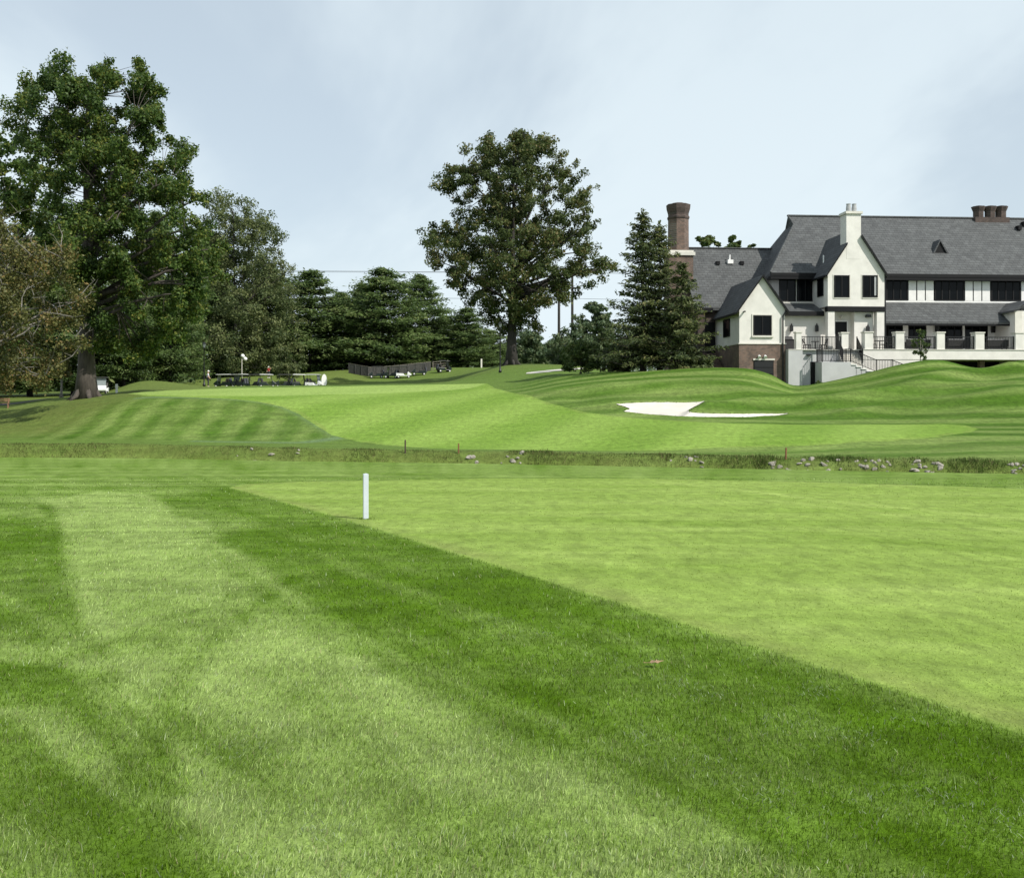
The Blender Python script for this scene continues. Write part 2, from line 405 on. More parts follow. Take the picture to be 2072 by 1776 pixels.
XG = UG[:, None] * YG

def world_on_lens(x, y, Y): return np.array([(x - CX) / F * Y, Y, zof(y, Y)])
def _lookup(G, X, Y):
    X = np.atleast_1d(np.asarray(X, float)); Y = np.atleast_1d(np.asarray(Y, float))
    u = np.clip(X / np.maximum(Y, 0.3), UG[0], UG[-1])
    A = creek_Y(CX + u * F)
    s = np.where(Y < A, Y / A * A_ref - A_ref, s_of(Y, A))
    i = np.clip(np.searchsorted(UG, u) - 1, 0, len(UG) - 2); j = np.clip(np.searchsorted(SG, s) - 1, 0, len(SG) - 2)
    a = (u - UG[i]) / (UG[i+1] - UG[i]); b = np.clip((s - SG[j]) / (SG[j+1] - SG[j]), 0, 1)
    return (G[i, j]*(1-a)*(1-b) + G[i+1, j]*a*(1-b) + G[i, j+1]*(1-a)*b + G[i+1, j+1]*a*b)
def zg(X, Y):
    r = _lookup(ZT, X, Y)
    return float(r[0]) if np.ndim(X) == 0 else r
_YS = np.concatenate([np.arange(2.5, 30, 0.03), np.arange(30, 200, 0.06)])
def hit(x, y, ymin=2.5):
    """first ground point met by the sight line through (x, y)"""
    u = (x - CX) / F
    zr = zof(y, _YS); g = _lookup(ZT, u * _YS, _YS)
    ok = np.nonzero((zr <= g) & (_YS >= ymin))[0]
    Yv = _YS[ok[0]] if len(ok) else 160.0
    return np.array([u * Yv, Yv, zg(u * Yv, Yv)])
def ground(x, Y):
    X = (x - CX) / F * Y
    return (X, Y, zg(X, Y))

# ---- outlines surveyed on the ground
def outline(pts, ymin=2.5): return np.array([hit(x, y, ymin)[:2] for x, y in pts])
def sdist(P, X, Y):
    """signed distance (positive inside) to polygon P"""
    X = X.ravel(); Y = Y.ravel()
    d = np.full(X.shape, 1e9); ins = np.zeros(X.shape, bool)
    n = len(P)
    for i in range(n):
        a = P[i]; b = P[(i+1) % n]
        ex, ey = b - a
        t = np.clip(((X-a[0])*ex + (Y-a[1])*ey) / (ex*ex + ey*ey + 1e-12), 0, 1)
        d = np.minimum(d, np.hypot(X - a[0] - t*ex, Y - a[1] - t*ey))
        c = ((a[1] > Y) != (b[1] > Y)) & (X < (b[0]-a[0]) * (Y-a[1]) / (b[1]-a[1] + 1e-12) + a[0])
        ins ^= c
    return np.where(ins, d, -d)
def plane_pts(pts):
    r = []
    for x, y in pts:
        Yv = 3238.0 / (y - HY - SL*F); r.append(((x - CX) / F * Yv, Yv))
    return np.array(r)
FAIR1 = plane_pts([(462,986),(500,979),(600,974.5),(750,972),(1000,967.5),(1300,968.5),(1600,974),(1900,983),(2072,989),(2700,1010),(3600,1100),(3600,2000),
                   (2600,1665),(2300,1565),(2042,1477),(1835,1404),(1628,1341),(1421,1276),(1255,1222),(1120,1180),(1000,1143),(900,1114),(800,1082),(690,1049),(560,1013)])
FAIR2 = outline([(258,797),(300,791.5),(400,787.5),(520,784.5),(640,782.5),(780,780),(900,777.5),(985,776),(1003,786),(1060,801),(1110,815),(1150,826),(1190,835),(1260,843.5),(1350,850),(1480,857),
                 (1600,859),(1750,859),(1900,858),(1955,860.5),(1980,867),(1965,875),(1900,884),(1800,893),(1600,903),(1400,909),(1100,911),(900,908),(800,902),
                 (720,892),(670,880),(635,858),(605,838),(570,823),(520,813),(450,807),(380,804),(300,802)])
GREEN = outline([(262,797),(300,791.5),(400,787.5),(520,784.5),(640,782.5),(780,780),(900,777.5),(985,776),(960,784),(860,792),(740,797),(600,800),(480,801),(380,801),(300,800)])
BUNK = outline([(1247,819),(1270,817),(1310,815.5),(1370,815.5),(1424,817.5),(1424,820.5),(1405,826),(1392,832),(1394,836),(1440,838),(1520,838.5),(1596,838.5),(1575,841.5),
                (1520,844.5),(1440,845),(1380,843.5),(1320,840),(1285,836.5),(1262,833.5),(1276,828.5),(1262,823)])
def roughen(P, amp, seed):
    r = np.random.default_rng(seed); out_ = []
    for i in range(len(P)):
        a, b = P[i], P[(i+1) % len(P)]; n = max(2, int(np.hypot(*(b-a))/0.45))
        for k in range(n): out_.append(a + (b-a)*k/n + r.normal(size=2)*amp)
    return np.array(out_)
BUNK = roughen(BUNK, 0.035, 4)
MOUND = outline([(60,870),(140,838),(230,815),(300,806),(380,806),(450,809),(520,815),(566,826),(600,843),(628,862),(664,884),(600,893),(450,892),(300,889),(150,889),(60,889)])

bs = sdist(BUNK, XG, YG).reshape(XG.shape)
ZT = ZT - 0.36 * np.clip((bs + 0.05) / 0.6, 0, 1) + 0.08 * np.clip(1 - np.abs(bs + 0.35) / 0.5, 0, 1)
# low swells on the mounds in front of the house
def gauss(x, y, sx, sy, h, ym=40):
    global ZT
    p = hit(x, y, ym)
    ZT = ZT + h * np.exp(-((XG - p[0]) / sx)**2 - ((YG - p[1]) / sy)**2)
for a in ((1560, 806, 4.5, 1.8, 0.35), (1760, 812, 5, 1.6, 0.4), (1930, 790, 4, 1.5, 0.45), (2060, 800, 4, 2, 0.5), (1830, 775, 3.5, 1.4, 0.3),
          (1680, 790, 3, 1.4, -0.25), (2000, 765, 3, 1.3, -0.2), (1340, 780, 5, 2, 0.25), (1480, 775, 4, 1.8, 0.2), (1130, 790, 3, 2, 0.25)):
    gauss(*a)

def ridge(pts, wdt, hgt, ym=40):
    global ZT
    P = [hit(x, y, ym)[:2] for x, y in pts]; d = np.full(XG.shape, 1e9); tt = np.zeros(XG.shape)
    for i, (a, b) in enumerate(zip(P[:-1], P[1:])):
        e = b - a; t_ = np.clip(((XG-a[0])*e[0] + (YG-a[1])*e[1])/(e@e), 0, 1); q = np.hypot(XG-a[0]-t_*e[0], YG-a[1]-t_*e[1]); m_ = q < d
        d = np.where(m_, q, d)
    ZT = ZT + hgt*np.exp(-(d/wdt)**2)
ridge([(1660,822),(1760,800),(1860,778),(1950,758),(2040,745)], 1.1, 0.42)
ridge([(1720,838),(1850,820),(1990,806),(2072,800)], 1.1, 0.32)
ridge([(1440,822),(1540,815),(1620,806)], 1.0, 0.3)
ridge([(1180,800),(1260,790),(1350,792),(1450,800)], 1.2, -0.28)
def smooth01(t): t = np.clip(t, 0, 1); return t*t*(3-2*t)
# ---- mowing pattern: sheen painted as colour by lay of the grass (+1 laid away, -1 laid towards the viewer)
LAY = []
def lay(pts, val, soft): LAY.append((plane_pts(pts), val, soft))
lay([(430,1092),(560,1050),(690,1050),(1000,1144),(1421,1277),(2072,1490),(2700,1700),(2700,2200),(1800,1850),(1560,1735),(1340,1625),(1120,1520),(930,1420),(780,1335),(640,1235),(540,1150)], -0.78, 0.34)
lay([(330,1012),(420,990),(480,988),(560,1014),(690,1050),(560,1056),(440,1040)], -0.75, 0.5)
lay([(118,1010),(200,992),(300,1000),(400,1060),(520,1170),(620,1260),(760,1345),(920,1435),(1100,1530),(1320,1635),(1530,1740),(1800,1860),(1500,2000),(520,1990),(455,1780),(350,1620),(250,1500),(190,1400),(140,1280),(118,1160),(125,1060)], 0.95, 0.2)
lay([(175,1318),(300,1270),(470,1225),(560,1190),(600,1230),(480,1290),(390,1350),(300,1330)], 0.35, 0.3)
lay([(360,1460),(520,1470),(720,1545),(980,1650),(1180,1790),(980,1790),(760,1640),(520,1560)], 0.45, 0.3)
lay([(700,1250),(1000,1330),(1300,1425),(1650,1540),(2072,1660),(2072,1700),(1600,1590),(1250,1480),(950,1370)], -0.45, 0.25)
lay([(-500,1035),(0,1040),(105,1062),(118,1180),(130,1290),(60,1300),(0,1280),(-500,1200)], -0.6, 0.25)
lay([(-500,1290),(0,1300),(140,1310),(240,1420),(360,1610),(500,1800),(600,1990),(0,1990),(-500,1950)], 0.55, 0.12)
lay([(-500,1330),(0,1335),(150,1350),(225,1385),(300,1480),(360,1600),(290,1600),(200,1500),(110,1440),(0,1425),(-500,1400)], -0.62, 0.1)
lay([(-500,1440),(0,1460),(55,1490),(150,1560),(280,1640),(380,1710),(490,1800),(600,1950),(250,1950),(190,1780),(90,1690),(0,1645),(-500,1600)], -0.75, 0.09)
lay([(-500,1640),(0,1660),(80,1710),(160,1790),(200,1950),(-500,1950)], 0.35, 0.08)
def vnoise(X, Y, sc_, seed=0):
    r = np.random.default_rng(seed); T = r.random((64, 64))
    a = X * sc_ + 100; b = Y * sc_ + 100
    i = np.floor(a).astype(int); j = np.floor(b).astype(int)
    fa = a - i; fb = b - j; fa = fa*fa*(3-2*fa); fb = fb*fb*(3-2*fb)
    g = lambda p, q: T[p % 64, q % 64]
    return g(i, j)*(1-fa)*(1-fb) + g(i+1, j)*fa*(1-fb) + g(i, j+1)*(1-fa)*fb + g(i+1, j+1)*fa*fb
TRK = [(plane_pts(q), w_, a_) for q, w_, a_ in (
    ([(60,1005),(108,1040),(120,1150),(160,1270),(250,1370),(380,1480),(560,1600)], 0.09, -0.6), ([(600,1165),(500,1240),(400,1330),(340,1430),(320,1540)], 0.10, -0.55),
    ([(470,1110),(620,1230),(820,1340),(1060,1440),(1400,1580)], 0.09, 0.5), ([(330,1010),(420,1100),(560,1220),(700,1320)], 0.12, -0.4), ([(180,1320),(320,1260),(520,1190)], 0.12, -0.4),
    ([(0,1200),(90,1260),(200,1400),(330,1560),(480,1700)], 0.07, 0.5), ([(700,1150),(1000,1250),(1400,1390),(1900,1570)], 0.12, 0.45), ([(1000,1640),(1300,1720),(1500,1790)], 0.1, -0.4))]
def lay_near(X, Y):
    sh = X.shape; X = X.ravel(); Y = Y.ravel()
    ac = X*0.89 + Y*0.45; al = X*0.45 - Y*0.89
    stk = (vnoise(ac*3.2, al*0.35, 1.0, 40) - 0.5) + 0.6*(vnoise(ac*8, al*0.8, 1.0, 41) - 0.5)
    wob = stk*0.55 + (vnoise(X, Y, 1.7, 3) - 0.5) * 0.35 + (vnoise(X, Y, 5.0, 4) - 0.5) * 0.16
    v = np.full(X.shape, 0.0)
    stre = np.sin(Y * 2*math.pi / 2.6 + X * 0.12 + 2.5*vnoise(X, Y, 0.12, 5))
    v += 0.28 * stre * smooth01((Y - 13) / 8)
    for P, val, soft in LAY:
        d = sdist(P, X, Y) + wob * (0.12 + 1.2*soft)
        a = smooth01(d / (2*soft) + 0.5)
        v = v * (1-a) + val * a
    for Pt, wd_, am_ in TRK:
        d = np.full(X.shape, 1e9)
        for a, b in zip(Pt[:-1], Pt[1:]):
            e = b - a; t_ = np.clip(((X-a[0])*e[0] + (Y-a[1])*e[1])/(e@e), 0, 1); d = np.minimum(d, np.hypot(X-a[0]-t_*e[0], Y-a[1]-t_*e[1]))
        v += am_*np.exp(-((d + 0.10*wob)/wd_)**2)
    v = v*0.88 + stk*0.5 + (vnoise(X, Y, 0.9, 6) - 0.5) * 0.45 + (vnoise(X, Y, 3.1, 7) - 0.5) * 0.4
    return np.clip(v, -1, 1).reshape(sh)
fx, fy = XG, YG
fair1 = sdist(FAIR1, fx, fy).reshape(fx.shape)
fair2 = sdist(FAIR2, fx, fy).reshape(fx.shape)
grn = sdist(GREEN, fx, fy).reshape(fx.shape)
mnd = sdist(MOUND, fx, fy).reshape(fx.shape)
LN = lay_near(XG, YG)
beyond = (SG[None, :] > 2.5) & np.ones_like(XG, bool)
# far side stripes, mowing sheen painted as tone
ph = XG * 0.98 + (YG - 60) * 0.10 + 0.4*vnoise(XG, YG, 0.25, 8)
st_m = np.tanh(1.6*np.sin((ph + 0.35*vnoise(XG, YG, 0.5, 42)) * 2*math.pi / 2.05)) * (0.25 + 0.5*vnoise(XG, YG, 0.2, 24)) + (vnoise(XG, YG, 0.9, 20) - 0.5)*0.9 + (vnoise(XG*3, YG*0.6, 1.0, 22) - 0.5)*0.5
ph2 = YG + 0.55*np.abs(XG - 22)**1.0*0.25 + 1.6*vnoise(XG, YG, 0.16, 9) + ZT * 1.3
st_r = np.tanh(1.2*np.sin(ph2 * 2*math.pi / 4.2)) * (0.45 + 0.7*vnoise(XG, YG, 0.12, 23)) + (vnoise(XG*0.5, YG*1.6, 1.0, 21) - 0.5)*0.8 + (vnoise(XG, YG, 0.11, 25) - 0.5)*0.9
ph3 = XG * 0.92 - (YG - 50) * 0.42 + 0.5*vnoise(XG, YG, 0.2, 10)
st_f = np.tanh(1.5*np.sin(ph3 * 2*math.pi / 7.5)) * 0.55
mm_ = smooth01(mnd / 1.2 + 0.5)
LF = st_r * smooth01((XG - (-2)) / 4) * smooth01((95 - YG)/20)
LF = LF * (1 - mm_) + st_m * mm_
f2 = smooth01(fair2 / 0.5 + 0.5)
LF = LF * (1 - f2) + st_f * f2
def strip(pts, wid):
    P = plane_pts(pts); d = np.full(XG.size, 1e9); X_ = XG.ravel(); Y_ = YG.ravel()
    for a, b in zip(P[:-1], P[1:]):
        e = b - a; t_ = np.clip(((X_-a[0])*e[0] + (Y_-a[1])*e[1])/(e@e), 0, 1); d = np.minimum(d, np.hypot(X_-a[0]-t_*e[0], Y_-a[1]-t_*e[1]))
    return np.exp(-(d/wid)**2).reshape(XG.shape)
LFW = 0.25*np.sin(YG*2*math.pi/3.1 + 0.25*XG + 3*vnoise(XG, YG, 0.15, 31)) + (vnoise(XG, YG, 0.5, 32) - 0.5)*0.6
for pts, wd, am in (([(1330,974),(1500,992),(1720,1018),(2072,1050),(2500,1090)], 0.22, 0.9), ([(1560,1012),(1800,1040),(2072,1078),(2500,1140)], 0.2, 0.6), ([(900,1040),(1400,1058),(2072,1120)], 0.3, -0.5), ([(1100,1120),(1700,1200),(2200,1290)], 0.25, 0.45), ([(1250,1195),(1700,1290),(2072,1330)], 0.2, 0.4)):
    LFW = LFW + am*strip(pts, wd)*(0.5 + vnoise(XG, YG, 0.8, 33))
LN = np.where(fair1 > 0, LFW, LN)
LAYV = np.where(beyond, LF, LN)
# collar: the paler tangential mowing round the mound's shoulder
collar = np.exp(-((mnd + 0.75) / 0.55)**2) * (XG > -26) * (YG > 53) * (1 - smooth01(fair2/0.3+0.2)) * ((ZT > 0.2) | (XG > -18))
# dry grass: banks of the creek, the rough under the big trees
dry = np.exp(-((SG[None, :] - 2.6) / 1.5)**2) * 0.8 * (SG[None, :] > -0.3)
dry = np.maximum(dry, smooth01((-24.5 - XG + (YG-70)*0.05) / 4) * smooth01((YG - 57) / 6) * 0.75)
dry = np.maximum(dry, smooth01((YG - 112)/10) * 0.35)
def grid_mesh():
    nu, ns = XG.shape
    V = np.stack([XG, YG, ZT], -1).reshape(-1, 3)
    idx = np.arange(nu*ns).reshape(nu, ns)
    Fq = np.stack([idx[:-1, :-1], idx[1:, :-1], idx[1:, 1:], idx[:-1, 1:]], -1).reshape(-1, 4)
    big = np.maximum(np.minimum(fair1, 6), -6)
    big = np.where(beyond, np.clip(fair2, -6, 6), big)
    return fast_mesh('lawn', V, Fq, {'fair': big.ravel(), 'green': np.clip(grn, -6, 6).ravel(), 'lay': LAYV.ravel(), 'collar': collar.ravel(), 'dry': dry.ravel(),
                                     'beyond': np.where(beyond, 1.0, 0.0).ravel()}, smooth=True)
def lawn_material():
    m = bpy.data.materials.new('mown_grass'); t, N, b = nodes(m); L = t.links.new
    b.inputs['Roughness'].default_value = 0.9; b.inputs['Specular IOR Level'].default_value = 0.08
    geo = N.new('ShaderNodeNewGeometry')
    def attr(n): a = N.new('ShaderNodeAttribute'); a.attribute_name = n; return a.outputs['Fac']
    def math_(op, a, b_=None, cl=False):
        n = N.new('ShaderNodeMath'); n.operation = op; n.use_clamp = cl
        for i, v in enumerate((a, b_)):
            if v is None: continue
            if isinstance(v, (int, float)): n.inputs[i].default_value = v
            else: L(v, n.inputs[i])
        return n.outputs[0]
    def noise(scale, det=4, rough=0.6, stretch=None):
        n = N.new('ShaderNodeTexNoise'); n.inputs['Scale'].default_value = scale; n.inputs['Detail'].default_value = det; n.inputs['Roughness'].default_value = rough
        if stretch:
            mp_ = N.new('ShaderNodeMapping'); mp_.inputs['Scale'].default_value = stretch[:3]; mp_.inputs['Rotation'].default_value = (0, 0, stretch[3]); L(geo.outputs['Position'], mp_.inputs[0]); L(mp_.outputs[0], n.inputs['Vector'])
        else: L(geo.outputs['Position'], n.inputs['Vector'])
        return n.outputs['Fac']
    def rng(v, a, c, d=0.0, e=1.0, sm=True):
        n = N.new('ShaderNodeMapRange'); n.interpolation_type = 'SMOOTHSTEP' if sm else 'LINEAR'
        for k, q in zip(('From Min', 'From Max', 'To Min', 'To Max'), (a, c, d, e)): n.inputs[k].default_value = q
        L(v, n.inputs['Value']); return n.outputs[0]
    def mixc(f, A, B, blend='MIX'):
        n = N.new('ShaderNodeMix'); n.data_type = 'RGBA'; n.blend_type = blend
        if isinstance(f, (int, float)): n.inputs[0].default_value = f
        else: L(f, n.inputs[0])
        for k, v in (('A', A), ('B', B)):
            if isinstance(v, tuple): n.inputs[k].default_value = (*v, 1)
            else: L(v, n.inputs[k])
        return n.outputs['Result']
    patch = noise(0.55, 5, 0.65); fine = noise(16, 6, 0.72); grain = noise(75, 4, 0.7); streak = noise(1.0, 5, 0.65, (0.16, 1.7, 1, R(6)))
    strk2 = noise(2.2, 5, 0.7, (0.12, 1.5, 1, R(-7)))
    layv = math_('ADD', attr('lay'), math_('MULTIPLY', math_('SUBTRACT', fine, 0.5), 0.9))
    layv = math_('ADD', layv, math_('MULTIPLY', math_('SUBTRACT', patch, 0.5), 0.7))
    lf = rng(layv, -0.9, 0.95, 0, 1, False)
    near_rough = mixc(lf, (0.062, 0.125, 0.004), (0.205, 0.285, 0.075))  # lay sheen painted in; darker than the blades, as shade in gaps
    far_rough = mixc(lf, (0.052, 0.108, 0.011), (0.140, 0.198, 0.050))
    rough = mixc(attr('beyond'), near_rough, far_rough)
    rough = mixc(1.0, rough, rng(streak, 0.28, 0.72, 0.74, 1.26, False), 'MULTIPLY')
    dryf = math_('MULTIPLY', attr('dry'), rng(noise(0.8, 6, 0.7), 0.25, 0.75, 0.35, 1.0))
    rough = mixc(dryf, rough, (0.115, 0.135, 0.036))
    rough = mixc(math_('MULTIPLY', attr('collar'), 0.9), rough, (0.115, 0.175, 0.082))
    lf2 = rng(math_('ADD', math_('ADD', math_('MULTIPLY', attr('lay'), 1.0), math_('MULTIPLY', math_('SUBTRACT', streak, 0.5), 1.9)), math_('MULTIPLY', math_('SUBTRACT', strk2, 0.5), 1.5)), -1.0, 1.0, 0, 1, False)
    fairc_n = mixc(lf2, (0.145, 0.226, 0.034), (0.250, 0.335, 0.082))  # mowing sheen painted into the fairway colour
    fairc_f = mixc(lf2, (0.116, 0.206, 0.026), (0.205, 0.302, 0.062))
    fairc = mixc(attr('beyond'), fairc_n, fairc_f)
    gm = rng(attr('green'), -0.3, 0.3)
    fairc = mixc(math_('MULTIPLY', gm, 0.65), fairc, (0.265, 0.36, 0.10))
    edge = math_('ADD', attr('fair'), math_('MULTIPLY', math_('SUBTRACT', fine, 0.5), 0.22))
    fm = rng(edge, -0.06, 0.09)
    # thin yellowed fringe where the fairway meets the longer grass
    fringe = math_('MULTIPLY', rng(attr('fair'), 0.0, 0.12), rng(attr('fair'), 0.55, 0.15))
    fairc = mixc(math_('MULTIPLY', fringe, math_('MULTIPLY', rng(patch, 0.35, 0.65), 0.45)), fairc, (0.17, 0.19, 0.06))
    col = mixc(fm, rough, fairc)
    mid = noise(5.5, 5, 0.75, (0.7, 0.35, 1, R(4)))
    mv = rng(mid, 0.25, 0.75, 0.62, 1.38, False)
    gv = rng(grain, 0.25, 0.75, 0.66, 1.34, False)
    fv = rng(fine, 0.2, 0.8, 0.80, 1.20, False)
    col = mixc(1.0, col, math_('MULTIPLY', math_('MULTIPLY', gv, fv), mv), 'MULTIPLY')
    L(col, b.inputs['Base Color'])
    bn = N.new('ShaderNodeBump'); bn.inputs['Strength'].default_value = 0.55; bn.inputs['Distance'].default_value = 0.02
    L(math_('ADD', math_('MULTIPLY', fine, 1.4), math_('MULTIPLY', mid, 2.5)), bn.inputs['Height']); L(bn.outputs[0], b.inputs['Normal'])
    return m
M['lawn'] = lawn_material()
lawn = tag(link('lawn', grid_mesh(), M['lawn']), 'mown golf course grass with striped rough, pale fairways and mounds', 'lawn', kind='structure')

# ---- sheets draped on the lawn: sand bunker, cart paths
def draped(name, P, step, lift, m, inset=0.0):
    x0, y0 = P.min(0) - step; x1, y1 = P.max(0) + step
    nx = int((x1-x0)/step) + 1; ny = int((y1-y0)/step) + 1
    gx, gy = np.meshgrid(np.linspace(x0, x1, nx), np.linspace(y0, y1, ny), indexing='ij')
    sd = sdist(P, gx, gy).reshape(gx.shape) - inset
    cell = (np.maximum.reduce([sd[:-1, :-1], sd[1:, :-1], sd[1:, 1:], sd[:-1, 1:]]) > 0)
    idx = np.arange(nx*ny).reshape(nx, ny)
    q = np.stack([idx[:-1, :-1], idx[1:, :-1], idx[1:, 1:], idx[:-1, 1:]], -1)[cell]
    V = np.stack([gx, gy], -1).reshape(-1, 2); sdf = sd.ravel()
    used = np.unique(q); mp_ = -np.ones(len(V), int); mp_[used] = np.arange(len(used))
    V = V[used]; s_ = sdf[used]
    outm = np.nonzero(s_ < 0)[0] if inset == 0 else []
    for k in outm:                                # pull the rim onto the outline
        p = V[k]; best = None
        for i in range(len(P)):
            a = P[i]; e = P[(i+1) % len(P)] - a
            t_ = np.clip(np.dot(p-a, e) / (np.dot(e, e)+1e-12), 0, 1); c = a + t_*e; d = np.hypot(*(p-c))
            if best is None or d < best[0]: best = (d, c)
        V[k] = best[1]
    zz = zg(V[:, 0], V[:, 1]) + lift
    return link(name, fast_mesh(name, np.column_stack([V, zz]), mp_[q], smooth=True), m)
tag(draped('sand_bunker', BUNK, 0.16, 0.05, M['sand']), 'white sand bunker cut into the mound beyond the far fairway', 'bunker', kind='structure')
tag(draped('cart_path', outline([(1064,756.5),(1066,754.3),(1100,750.5),(1140,747),(1180,744.5),(1180,746.5),(1140,750),(1112,753),(1080,756)], 84), 0.3, 0.03, M['concrete']), 'pale concrete cart path running behind the mound to the hedge', 'path', kind='structure')
tag(draped('service_road', np.array([ground(-500, 80)[:2], ground(-100, 81)[:2], ground(80, 83)[:2], ground(108, 84.5)[:2], ground(100, 86)[:2], ground(60, 87)[:2], ground(-100, 87)[:2], ground(-500, 87)[:2]]), 0.5, 0.03, M['asphalt']), 'dark asphalt lane under the trees by the left edge', 'road', kind='structure')

# ------------------------------------------------------------------ clubhouse
TH = R(4.0); CT, ST = math.cos(TH), math.sin(TH)
P0 = Vector(((1735 - CX) / F * 83.0, 83.0, 0.0))
def at(x, y, ly):
    """point of the house's own frame (along the front, depth, height) seen at (x, y) on the plane of depth ly"""
    u = (x - CX) / F
    lx = (u * (P0.y + ly*CT) - P0.x + ly*ST) / (CT - u*ST)
    Yv = P0.y + lx*ST + ly*CT
    return lx, EYE + (HY - y) / F * Yv
house = empty('clubhouse', P0, TH)
tag(house, 'cream stucco clubhouse with steep slate roofs, half-timbered upper floor and brick chimneys', 'clubhouse')
def part(name, mb, m, parent=None, bevel=0.0): return mb.build(name, M[m] if isinstance(m, str) else m, parent or house, bevel=bevel)
def window(x0, x1, y0, y1, ly, n=1, side=False, rail=None, name='window', fw=0.09, lxc=None):
    """framed window on a front wall (or on a side wall at lxc with y as depth)"""
    a, zt = at(x0, y0, ly); b, zb = at(x1, y1, ly)
    return window_l(a, b, zb, zt, ly, n, rail, name, fw)
def window_l(a, b, zb, zt, ly, n=1, rail=None, name='window', fw=0.09, m='black'):
    f = MB()
    f.box(a, b, ly-0.075, ly-0.005, zt-fw, zt); f.box(a, b, ly-0.075, ly-0.005, zb, zb+fw)
    f.box(a, a+fw, ly-0.075, ly-0.005, zb+fw, zt-fw); f.box(b-fw, b, ly-0.075, ly-0.005, zb+fw, zt-fw)
    w_ = (b - a) / n
    for i in range(1, n): f.box(a+i*w_-fw*0.45, a+i*w_+fw*0.45, ly-0.07, ly-0.006, zb+fw, zt-fw)
    o = part(name, f, m)
    for i in range(n):
        q = a + i*w_ + (fw if i == 0 else fw*0.45); e = a + (i+1)*w_ - (fw if i == n-1 else fw*0.45)
        p = MB().box(q, e, ly-0.03, ly-0.008, zb+fw, zt-fw); p.build('pane', M['glass'], o)
        if rail: MB().box(q, e, ly-0.055, ly-0.031, zb+(zt-zb)*rail-0.025, zb+(zt-zb)*rail+0.025).build('sash_rail', M['black'], o)
    return o
def side_window(lx, d0, d1, zb, zt):
    f = MB(); fw = 0.09
    f.box(lx-0.075, lx-0.005, d0, d1, zt-fw, zt); f.box(lx-0.075, lx-0.005, d0, d1, zb, zb+fw)
    f.box(lx-0.075, lx-0.005, d0, d0+fw, zb+fw, zt-fw); f.box(lx-0.075, lx-0.005, d1-fw, d1, zb+fw, zt-fw)
    o = part('window', f, 'black'); MB().box(lx-0.03, lx-0.008, d0+fw, d1-fw, zb+fw, zt-fw).build('pane', M['glass'], o)
def slab(poly, thick, m, name='roof', parent=None):
    """roof slab: polygon on top, thickness straight down"""
    return part(name, MB().prism(poly, (0, 0, -thick)), m, parent)
GZ = 1.9      # footings
# --- heights
zt_ = at(1700, 707, -1.5)[1]                      # terrace floor
# --- left (kitchen) gable wing, front plane ly=-1
l1 = -1.0
ax, ze1 = at(1496, 621, l1); bx_, _ = at(1588, 621, l1); cx1, za1 = at(1541, 556, l1)
cx1 = (ax + bx_) / 2
zs1 = at(1540, 694, l1)[1]
LRE, LRR = 5.7, 11.5                                # left range: eave and ridge depth
_, zLe = at(1430, 622, LRE); _, zLr = at(1470, 503, LRR)
sL = (zLr - zLe) / (LRR - LRE)
d_end1 = LRE + (za1 - zLe) / sL
part('wall', MB().prism([(ax, l1, zs1), (bx_, l1, zs1), (bx_, l1, ze1), (cx1, l1, za1 - 0.12), (ax, l1, ze1)], (0, 7.3, 0)), 'stucco')
part('brick_base', MB().box(ax - 0.04, bx_ + 0.04, l1 - 0.05, 6.3, GZ, zs1 - 0.1), 'brick')
part('string_course', MB().box(ax - 0.09, bx_ + 0.09, l1 - 0.11, 6.3, zs1 - 0.1, zs1 - 0.004), 'stone')
def gable_roof(ax, bx_, cx1, ze, za, f0, f1, ov=0.32, th=0.17, gap=None):
    k = (za - ze) / (cx1 - ax)
    for s_, e, m in ((-1, ax, 'slate_side'), (1, bx_, 'slate_side')):
        ee = e + s_*ov; zee = ze - k*ov
        if gap:
            gx = gap[0] if s_ < 0 else gap[1]; gz = za - abs(gx-cx1)*k
            slab([(gx, f0, gz), (ee, f0, zee), (ee, f1(zee), zee), (cx1, f1(za), za), (cx1, gap[2], za), (gx, gap[2], gz)], th, m)
        else:
            gx, gz = cx1, za
            slab([(cx1, f0, za), (ee, f0, zee), (ee, f1(zee), zee), (cx1, f1(za), za)], th, m)
        fa = MB().prism([(gx, f0-0.05, gz+0.015), (ee, f0-0.05, zee+0.015), (ee, f0-0.05, zee-th), (gx, f0-0.05, gz-th)], (0, 0.046, 0))
        part('verge_board', fa, 'black')
        part('gutter', MB().box(min(ee, ee+s_*0.1), max(ee, ee+s_*0.1), f0, f1(zee), zee-th-0.02, zee-0.03), 'black')
gable_roof(ax, bx_, cx1, ze1, za1, l1-0.28, lambda z: max(LRE + 0.05, LRE + (z - zLe)/sL))
a_, zt1 = at(1524, 638, l1); b_, zb1 = at(1561, 678.5, l1)
o = window_l(a_, b_, zb1, zt1, l1, 2, name='window')
part('window_sill', MB().box(a_-0.14, b_+0.14, l1-0.14, l1-0.004, zb1-0.17, zb1-0.03), 'stone', bevel=0.01)
part('window_surround', MB().box(a_-0.12, a_-0.01, l1-0.05, l1-0.004, zb1-0.02, zt1+0.1).box(b_+0.01, b_+0.12, l1-0.05, l1-0.004, zb1-0.02, zt1+0.1).box(a_-0.01, b_+0.01, l1-0.05, l1-0.004, zt1+0.005, zt1+0.1), 'stone')
zsw1 = at(1460, 646, 2.6)[1]; zsw0 = at(1460, 682, 2.6)[1]
side_window(ax, 1.6, 3.5, zsw0, zsw1)
